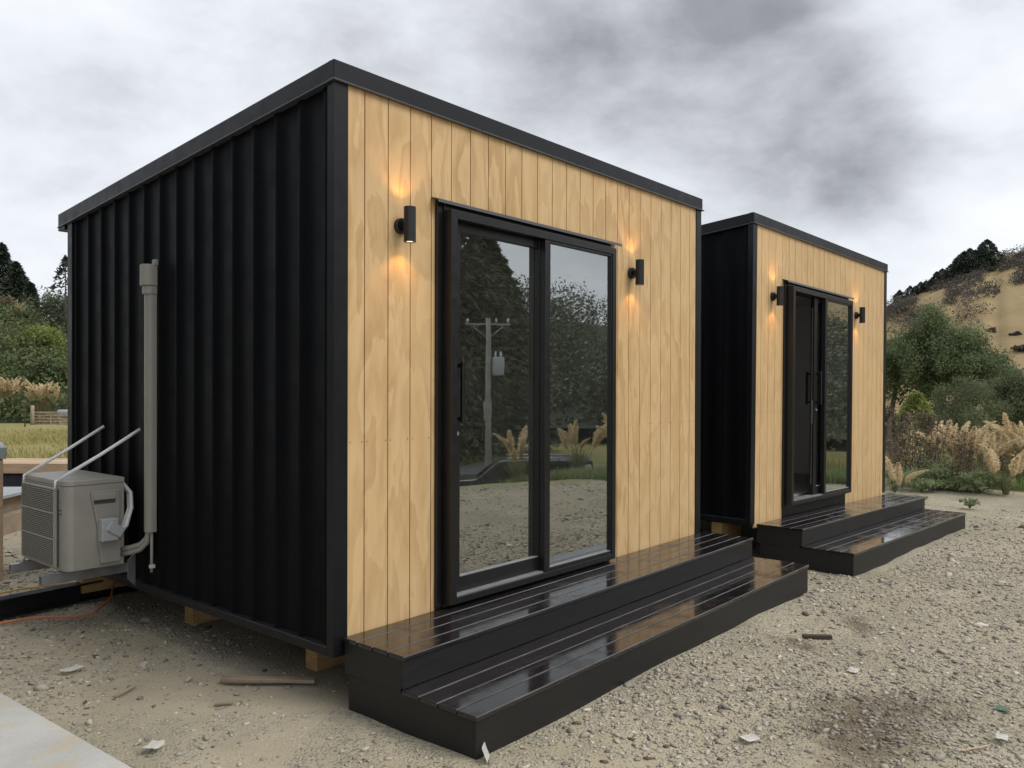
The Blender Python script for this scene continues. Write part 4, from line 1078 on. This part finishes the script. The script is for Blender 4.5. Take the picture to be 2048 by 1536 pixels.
lshrub(12, 578, 110, (4.2, 4.0, 4.4), M['brownbush'], 6500, .34, 45, 'grey brown scrubby bush below the tall pines')
lshrub(45, 618, 104, (2.6, 2.6, 2.2), M['bushy'], 3500, .3, 46, 'green bush under the buff plumes on the bank')
p = up(105, 575, 116)
tree('broadleaf_tree', 'dark olive broadleaf tree behind the lime bush', 'tree', (p.x, p.y, p.z-12.5), (4.6, 4.6, 7.5), 12.5, M['olive'], 11000, .34, 47, 34)
p = up(165, 585, 112)
tree('broadleaf_tree', 'dark olive tree half hidden by the cabin\'s rear corner', 'tree', (p.x, p.y, p.z-11), (4.2, 4.2, 6), 11, M['olive'], 7000, .34, 48, 26)
for px, top, d, h, r, sd, lb in ((4, 488, 130, 23, 5.2, 1, 'tall dark pine at the top of the bank'), (32, 525, 126, 19, 4.4, 2, 'dark pine on the slope of the bank'), (60, 566, 122, 14, 2.8, 3, 'small dark pine at the foot of the pine slope')):
    p = up(px, top, d); conifer('pine_tree', lb, (p.x, p.y, p.z-h), h, r, 9000, .85, sd)
p = up(131, 512, 108); conifer('pine_tree', 'thin sparse conifer above the olive tree by the cabin', (p.x, p.y, p.z-14), 14, 2.5, 900, .7, 7)

# ------------------------------------------------------------------ weeds, pampas and docks along the yard's far edge
EAST = lambda px, d: (lambda p: Vector((p.x, p.y, float(gz(p.x, p.y)))))(up(px, 900, d))
def edge_strip(w0, w1, b0, b1):
    def f(rs, n):
        th = rad(b0)+rs.rand(n)*rad(b1-b0); r = 8+12*rs.rand(n)
        x = CAM.x+r*np.sin(th); y = CAM.y+r*np.cos(th); e = edge_dist(x, y)+.25*np.sin(x*3+y*2)
        k = (e > w0) & (e < w1); return x[k], y[k]
    return f
tufts('green_grass', 'bright green grass along the edge of the gravel', 110000, edge_strip(.25, 2.0, 68, 93), .26, .005, M['grassgreen'], 51)
tufts('rank_grass', 'tangled dry grass behind the green verge', 90000, edge_strip(1.4, 5.0, 66, 94), .48, .006, M['drygrass'], 52)
tufts('green_grass', 'green grass along the gravel edge by the road bank', 30000, lambda rs, n: (lambda x, y: (x[(edge_dist(x, y) > .4) & (edge_dist(x, y) < 3)], y[(edge_dist(x, y) > .4) & (edge_dist(x, y) < 3)]))(9.6+3.4*rs.rand(n), -7.5+6*rs.rand(n)), .22, .008, M['weed'], 53)

def dock(loc, seed, H, ns, label):
    rs = np.random.RandomState(seed); e = empty('dock_plant', loc); tag(e, label, 'weed', 'brown dock plants at the gravel edge')
    st = MB(); P = []
    for i in range(ns):
        th = rs.rand()*6.28; t_ = .05+.28*rs.rand(); h = H*(.65+.4*rs.rand())
        b0 = Vector((.10*rs.randn(), .10*rs.randn(), 0)); top = b0+Vector((math.cos(th)*math.sin(t_), math.sin(th)*math.sin(t_), math.cos(t_)))*h
        st.tube([b0, b0.lerp(top, .5)+Vector((0, 0, .02)), top], [.007, .006, .003], 5, False)
        for k in range(int(20*h/H)):
            q = .28+.72*rs.rand(); c = b0.lerp(top, q); w = .055*(1.15-q*.7)
            for _ in range(5): P.append((c.x+w*rs.randn(), c.y+w*rs.randn(), c.z+.03*rs.randn()))
    st.build('stems', M['dock'], e)
    V, F = leaf_quads(np.array(P), .034, rs, None, .8); tag(obj('seed_heads', np_mesh('seed_heads', V, F), M['dock'], e), kind='stuff')
    V, F = leaf_quads(np.array([(.22*rs.randn(), .22*rs.randn(), .05+.25*rs.rand()) for _ in range(70)]), .16, rs, None, .4); obj('leaves', np_mesh('leaves', V, F), M['weed'], e)
for i, (px, d, H, ns, lb) in enumerate(((1782, 13.2, 1.15, 8, 'dark brown dock plant beside the open cabin\'s corner flashing'), (1806, 13.6, 1.20, 8, 'tall dark dock plant near the open cabin'), (1842, 13.5, 1.25, 8, 'tall brown dock plant with crowded seed heads behind the green grass'),
                                      (1862, 14.2, 1.15, 7, 'brown dock plant in front of the yellow green bush'), (1902, 13.2, 1.0, 6, 'brown dock plant before the drooping plumes'), (1925, 13.0, 1.05, 4, 'thin leaning dock plant before the drooping plumes'),
                                      (1975, 14.6, 1.0, 8, 'brown dock plant between the two pampas clumps'), (1998, 15.0, 1.0, 8, 'brown dock plant behind the upright plumes'), (2035, 13.9, .9, 6, 'low brown dock plant among the pampas stems'))):
    dock(EAST(px, d), 60+i, H, ns, lb)
for i, (px, d, H, npl, lb) in enumerate(((1935, 13.9, .90, 20, 'pampas with drooping buff plumes behind the docks'), (1905, 14.2, .85, 14, 'pampas with rounded buff plumes behind the dock plants'), (1968, 13.3, .80, 7, 'pampas with few upright buff plumes on bare stems'),
                                        (2034, 13.8, 1.08, 24, 'tall pampas with crowded plumes at the verge'), (2012, 12.5, .62, 7, 'short leaning pampas with plumes low over the gravel'), (2075, 13.2, 1.0, 10, 'pampas with long green leaves beside the gravel'), (1848, 14.8, .95, 3, 'pampas with few ragged plumes before the yellow green bush'), (1790, 12.75, .22, 3, 'low pale plumes at the foot of the dock plants'))):
    pampas('pampas_grass', lb, EAST(px, d), H, npl, 80+i, 'near', 120, 'pampas at the gravel edge', .75, 1.0)
def weed(px, d, R, n, leaf, seed, label, m='weed'):
    rs = np.random.RandomState(seed); loc = EAST(px, d); e = empty('leafy_weed', loc); tag(e, label, 'weed')
    st = MB()
    for i in range(9):
        th = rs.rand()*6.28; st.tube([(0, 0, -.02), (R[0]*.5*math.cos(th), R[0]*.5*math.sin(th), R[2]*.9), (R[0]*.8*math.cos(th), R[0]*.8*math.sin(th), R[2]*1.5)], [.006, .005, .002], 4, False)
    st.build('stems', M[m], e)
    P, u = crown_points(lumpy(rs, (0, 0, R[2]*.75), R, 12)+[(0, 0, R[2]*.5, R[0]*.7, R[1]*.7, R[2]*.5)], n, rs, .2)
    V, F = leaf_quads(P, leaf, rs, u, .45); obj('leaves', np_mesh('leaves', V, F), M[m], e)
for i, (px, d, R, n, lf, lb) in enumerate(((1880, 13.4, (.62, .5, .30), 2400, .055, 'bushy grey green weed in front of the drooping plumes'), (1925, 13.0, (.58, .5, .27), 2200, .055, 'leafy green weed with pale flower specks before the plumes'), (1962, 12.9, (.45, .4, .22), 1500, .05, 'leafy weed next to the upright plumes'),
                                        (1842, 13.0, (.45, .4, .2), 1400, .05, 'low green weed at the edge of the gravel'), (1940, 11.2, (.13, .13, .09), 420, .035, 'small green weed growing alone out on the gravel'), (1842, 11.8, (.12, .12, .05), 220, .035, 'tiny green weed sprouting from the gravel'))):
    weed(px, d, R, n, lf, 90+i, lb)

def rtree(name, px, top, d, R, h, m, n, leaf, seed, label, cl=30, hang=0., cat='tree'):
    p = up(px, top, d); tree(name, label, cat, (p.x, p.y, p.z-h), R, h, m, n, leaf, seed, cl, None, hang, .16)
rtree('willow_tree', 1872, 612, 46, (2.6, 2.8, 3.8), 8.6, M['willow'], 30000, .135, 71, 'tall rounded willow in the middle of the valley trees', 34, .5)
rtree('willow_tree', 1940, 655, 45, (1.9, 2.2, 3.2), 7.2, M['willow'], 20000, .135, 72, 'willow with a sloping shoulder beside the tallest one', 26, .5)
rtree('willow_tree', 1800, 655, 47, (1.9, 2.2, 3.4), 7.6, M['willow'], 18000, .135, 73, 'willow standing close to the open cabin\'s wall', 26, .5)
rtree('willow_tree', 1735, 650, 49, (2.2, 2.2, 3.6), 7.8, M['willow'], 7000, .22, 74, 'willow half hidden behind the open cabin', 22, .5)
rtree('olive_tree', 1925, 757, 38, (1.9, 1.9, 2.1), 4.4, M['olive'], 17000, .095, 75, 'low dome shaped olive green tree before the willows', 26, .1)
rtree('olive_tree', 2010, 735, 41, (2.3, 2.2, 2.5), 5.3, M['olive'], 17000, .105, 76, 'broad dull green tree beside the dome shaped tree', 28, .2)
rtree('olive_tree', 2090, 745, 40, (2.2, 2.2, 2.4), 5.1, M['olive'], 6000, .15, 77, 'dull green tree at the end of the valley row', 24, .2)
rtree('olive_tree', 2170, 720, 44, (2.6, 2.4, 2.8), 6.0, M['olive'], 5000, .18, 78, 'dull green tree beyond the end of the valley row', 22, .2)
p = up(1832, 785, 27); conifer('young_conifer', 'yellow green young conifer behind the dock plants', (p.x, p.y, p.z-2.6), 2.6, .95, 3800, .16, 9)
for ch in bpy.data.objects['young_conifer'].children:
    if ch.name.startswith('crown'): ch.data.materials.clear(); ch.data.materials.append(M['lime'])
rtree('bare_bush', 1782, 803, 26, (.5, .6, 1.0), 2.3, M['brownbush'], 2600, .09, 79, 'grey brown twiggy bush beside the open cabin', 14, 0, 'bush')
rtree('bare_bush', 1858, 812, 25, (.45, .45, .8), 2.1, M['brownbush'], 1800, .08, 82, 'grey brown bush beside the young conifer', 12, 0, 'bush')

# scrub and trees on the dry hill
def hillscrub():
    rs = np.random.RandomState(5); P = []
    n = 9500; b = 60+rs.rand(n)*45; d = 160+rs.rand(n)*120
    for bb, dd in zip(b, d):
        f = .5+.5*math.sin(bb*1.7+dd*.05)+.35*math.sin(bb*5.1-dd*.11)
        band = math.exp(-((dd-(252-1.6*(82-bb)))/26.)**2)
        if f > .42 and rs.rand() < band*1.2: P.append(hill_at(bb, dd))
    Q = []
    for p in P:
        r = .8+.9*rs.rand(); k = 85; u = rand_unit(rs, k)
        Q.append(np.array(p)+u*np.array([r*1.3, r*1.3, r])*(.6+.4*rs.rand(k, 1))+np.array([0, 0, r*.5]))
    Q = np.concatenate(Q); V, F = leaf_quads(Q, .33, rs, None, .8)
    tag(obj('hill_scrub', np_mesh('hill_scrub', V, F), M['scrub']), 'dark grey brown scrub spread over the upper hillside', 'scrub', kind='stuff')
hillscrub()
for i, (b_, d, r, lb) in enumerate(((79.6, 172, 1.7, 'dark bush alone high on the open hillside'), (80.6, 158, 1.5, 'round dark bush halfway down the open hillside'), (80.0, 152, 1.2, 'flat dark bush low on the hillside'), (81.2, 150, 1.5, 'dark bush low on the hillside at its grassy rib'), (79.1, 160, 1.1, 'small dark bush below the lone bush'), (80.3, 186, 1.0, 'small bush under the scrub band on the open slope'), (81.5, 180, .9, 'small bush on the bare slope above the ribs'), (78.9, 190, 1.1, 'small bush at the lower edge of the scrub band'), (81.9, 163, 1.3, 'dark upright bush on the hillside beyond the ribs'))):
    q = hill_at(b_, d); shrub('hill_bush', lb, 'bush', (q.x, q.y, q.z-.4), (r*1.3, r*1.3, r), M['scrub'], 900, .4, 100+i, 10)
cm = tm = None
rs_ = random.Random(2)
for i in range(17):
    bb = 75.2+i*.30; q = hill_at(bb, 262+rs_.uniform(-8, 8)); hgt = 3.2+2.2*(i/16)+rs_.uniform(-.5, .5)
    if i > 10: hgt += 3.0
    plb = 'tall dark pine in the clump at the high end of the ridge row' if i > 10 else 'low dark pine in the row leading up to the ridge clump'
    if cm is None: cm, tm = conifer('ridge_pine', plb, (q.x, q.y, q.z-.8), 10, 5.0, 2600, 1.0, 3, 'pines along the ridge', scale=hgt/10)
    else: conifer('ridge_pine', plb, (q.x, q.y, q.z-.8), 10, 3.4, 0, 0, 3+i, 'pines along the ridge', cm, tm, hgt/10)
# power line across the valley
pa, pb = up(1250, 741, 62), up(2500, 757, 62)
for p, lb in ((pa, 'wooden power pole behind the cabins carrying the valley wire'), (pb, 'wooden power pole out beyond the valley trees')):
    z = float(gz(p.x, p.y))-.5; e = empty('power_pole', (p.x, p.y, z)); tag(e, lb, 'power pole')
    MB().tube([(0, 0, 0), (0, 0, p.z-z+.3)], [.16, .11], 10).build('pole', M['pine_grey'], e); MB().box(-.6, .6, -.05, .05, p.z-z-.15, p.z-z-.03).build('cross_arm', M['pine_grey'], e)
pts = [pa.lerp(pb, k/12)-Vector((0, 0, .5*(1-(k/6-1)**2))) for k in range(13)]
tag(MB().tube(pts, .012, 5).build('power_wire', M['steel']), 'thin power wire crossing in front of the valley trees', 'wire')

# ------------------------------------------------------------------ across the yard from the doors (seen in the glass)
rd = MB(); rd.prism([(8, -46), (14, -46), (44, -6), (38, -6)], 'z', -2.75, -2.60)
tag(rd.build('road', simple('asphalt', (.16, .16, .155), .85, .15, 2, world_=True)), kind='structure')
def pickup():
    z = float(gz(19.0, -14.9)); e = empty('pickup_truck', (19.0, -14.9, z), (0, 0, math.atan2(-.76, -.65))); tag(e, 'dark grey pickup truck with a canopy parked below the yard, mirrored in the door', 'pickup truck')
    paint = simple('dark_grey_paint', (.03, .032, .035), .28, .1, 3)
    body = [(2.55, .45), (2.62, .70), (2.55, .98), (1.35, 1.10), (.55, 1.72), (-.55, 1.76), (-2.50, 1.74), (-2.62, 1.05), (-2.62, .52), (-2.0, .42), (-1.9, .42), (-1.0, .42), (1.1, .42), (2.0, .42)]
    MB().prism(body, 'y', -.88, .88, .05).build('body', paint, e)
    gm = M['glass_dark']
    for s in (-1, 1):
        y0, y1 = (.882, .888) if s > 0 else (-.888, -.882)
        for pts_ in ([(1.05, 1.15), (.50, 1.62), (.02, 1.64), (.02, 1.12)], [(-.06, 1.12), (-.06, 1.64), (-.75, 1.65), (-.75, 1.12)]):
            MB().prism(pts_, 'y', y0, y1).build('side_window', gm, e)
        MB().prism([(-.95, 1.15), (-.95, 1.62), (-1.75, 1.62), (-1.75, 1.15)], 'y', y0, y1).build('canopy_window', gm, e)
        MB().prism([(-1.85, 1.12), (-1.85, 1.62), (-2.42, 1.62), (-2.55, 1.12)], 'y', y0, y1).build('canopy_panel', M['ac_white'], e)
        for x in (1.62, -1.55):
            w_ = MB().tube([(x, s*.70, .38), (x, s*.90, .38)], .38, 22).build('wheel', simple('tyre', (.012, .012, .012), .8) if 'tyre' not in M else M['tyre'], e)
            MB().tube([(x, s*.90, .38), (x, s*.905, .38)], .21, 16).build('rim', M['steel'], w_)
        MB().tube([(.3, s*.70, 1.80), (-2.2, s*.70, 1.80)], .025, 6).build('roof_rail', M['steel'], e)
        for x in (.2, -.9, -2.1): MB().box(x-.03, x+.03, s*.70-.02, s*.70+.02, 1.74, 1.80).build('rail_foot', M['steel'], e)
        MB().box(2.50, 2.63, s*.72-.14, s*.72+.14, .76, .92, .02).build('headlight', M['iso'], e)
    MB().prism([(1.34, 1.12), (.60, 1.69), (.585, 1.70), (1.325, 1.135)], 'y', -.74, .74).build('windscreen', gm, e)
    MB().box(2.55, 2.70, -.85, .85, .42, .62, .03).build('bumper', M['steel'], e)
pickup()
def pole():
    z = -2.9; e = empty('power_pole', (22.9, -19.7, z), (0, 0, .75)); tag(e, 'wooden power pole with a transformer beyond the parked pickup', 'power pole')
    MB().tube([(0, 0, 0), (0, 0, 3.5), (0, 0, 7.3)], [.15, .13, .10], 12).build('pole', M['pole_grey'], e)
    MB().box(-.95, .95, -.17, -.11, 7.02, 7.10, .01).build('cross_arm', M['pole_grey'], e)
    for s in (-1, 1): MB().tube([(s*.65, -.14, 7.0), (0, -.15, 6.45)], .022, 6).build('arm_brace', M['steel'], e)
    for x in (-.85, .35, .85): MB().tube([(x, -.14, 7.12), (x, -.14, 7.2), (x, -.14, 7.3)], [.03, .07, .03], 8).build('insulator', M['ac_white'], e)
    MB().tube([(.42, -.05, 4.9), (.42, -.05, 4.95), (.42, -.05, 5.6), (.42, -.05, 5.66)], [.24, .27, .27, .22], 16).build('transformer', M['iso'], e)
    for x in (.3, .54): MB().tube([(x, -.05, 5.66), (x, -.05, 5.75), (x, -.05, 5.92)], [.04, .06, .03], 8).build('bushing', M['ac_white'], e)
    MB().box(-.14, .14, -.30, -.17, 3.0, 3.8, .01).build('fuse_box', M['iso'], e)
pole()
for i, (x, y, H, n_, lb) in enumerate(((9.9, -7.2, .95, 7, 'pampas with a few plumes on the bank above the pickup'), (10.75, -6.4, 1.05, 9, 'pampas with tall plumes on the road bank'), (11.2, -5.6, 1.1, 16, 'dense pampas clump on the bank between yard and road'), (11.7, -5.2, 1.05, 12, 'pampas clump at the corner of the road bank'))):
    pampas('pampas_grass', lb, (x, y, float(gz(x, y))+.05), H, n_, 120+i, 'near', 200, 'pampas on the road bank', .6, 1.15)
def woodland():
    A, S = np.meshgrid(np.linspace(rad(95), rad(190), 50), np.linspace(0, 1, 20), indexing='ij'); Rr = 58+S*120
    X = CAM.x+Rr*np.sin(A); Y = CAM.y+Rr*np.cos(A); top = np.interp(np.degrees(A), [95, 112, 118, 126, 135, 190], [4, 11, 12, 15, 22, 24])
    Z = -3+top*sst(0, .6, S)+smooth_noise(X, Y, 9, [(.1, .8)])
    n0, n1 = A.shape; ix = np.arange(n0*n1).reshape(n0, n1); F = np.stack([ix[:-1, :-1], ix[:-1, 1:], ix[1:, 1:], ix[1:, :-1]], -1).reshape(-1, 4)
    tag(obj('wooded_hill', np_mesh('wooded_hill', np.stack([X, Y, Z], -1).reshape(-1, 3), F), M['woodhill']), kind='structure')
    rs = np.random.RandomState(13); bl = []
    for k in range(520):
        i, j = rs.randint(n0), int((rs.rand()**1.2)*(n1-3)); r = 1.6+1.9*rs.rand()
        bl.append((X[i, j]+rs.randn()*2, Y[i, j]+rs.randn()*2, Z[i, j]+r*.8, r*1.1, r*1.1, r*1.2))
    P, u = crown_points(bl, 170000, rs, .6); V, F = leaf_quads(P, .42, rs, u, .6)
    tag(obj('woodland', np_mesh('woodland', V, F), M['wood']), 'dark wooded slope across the road, mirrored in the door glass', 'woodland', kind='stuff')
woodland()
for i, (x, y, h, r, lb) in enumerate(((31, -32, 21, 6.5, 'tall dark conifer across the road, mirrored in the sliding panel'), (36.5, -32.5, 15.5, 4.5, 'dark conifer beside the tallest one across the road'), (28, -33, 20, 6, 'dark conifer at the end of the road trees'))):
    conifer('roadside_conifer', lb, (x, y, -3), h, r, 20000, .5, 20+i, leafm=M['wood'])
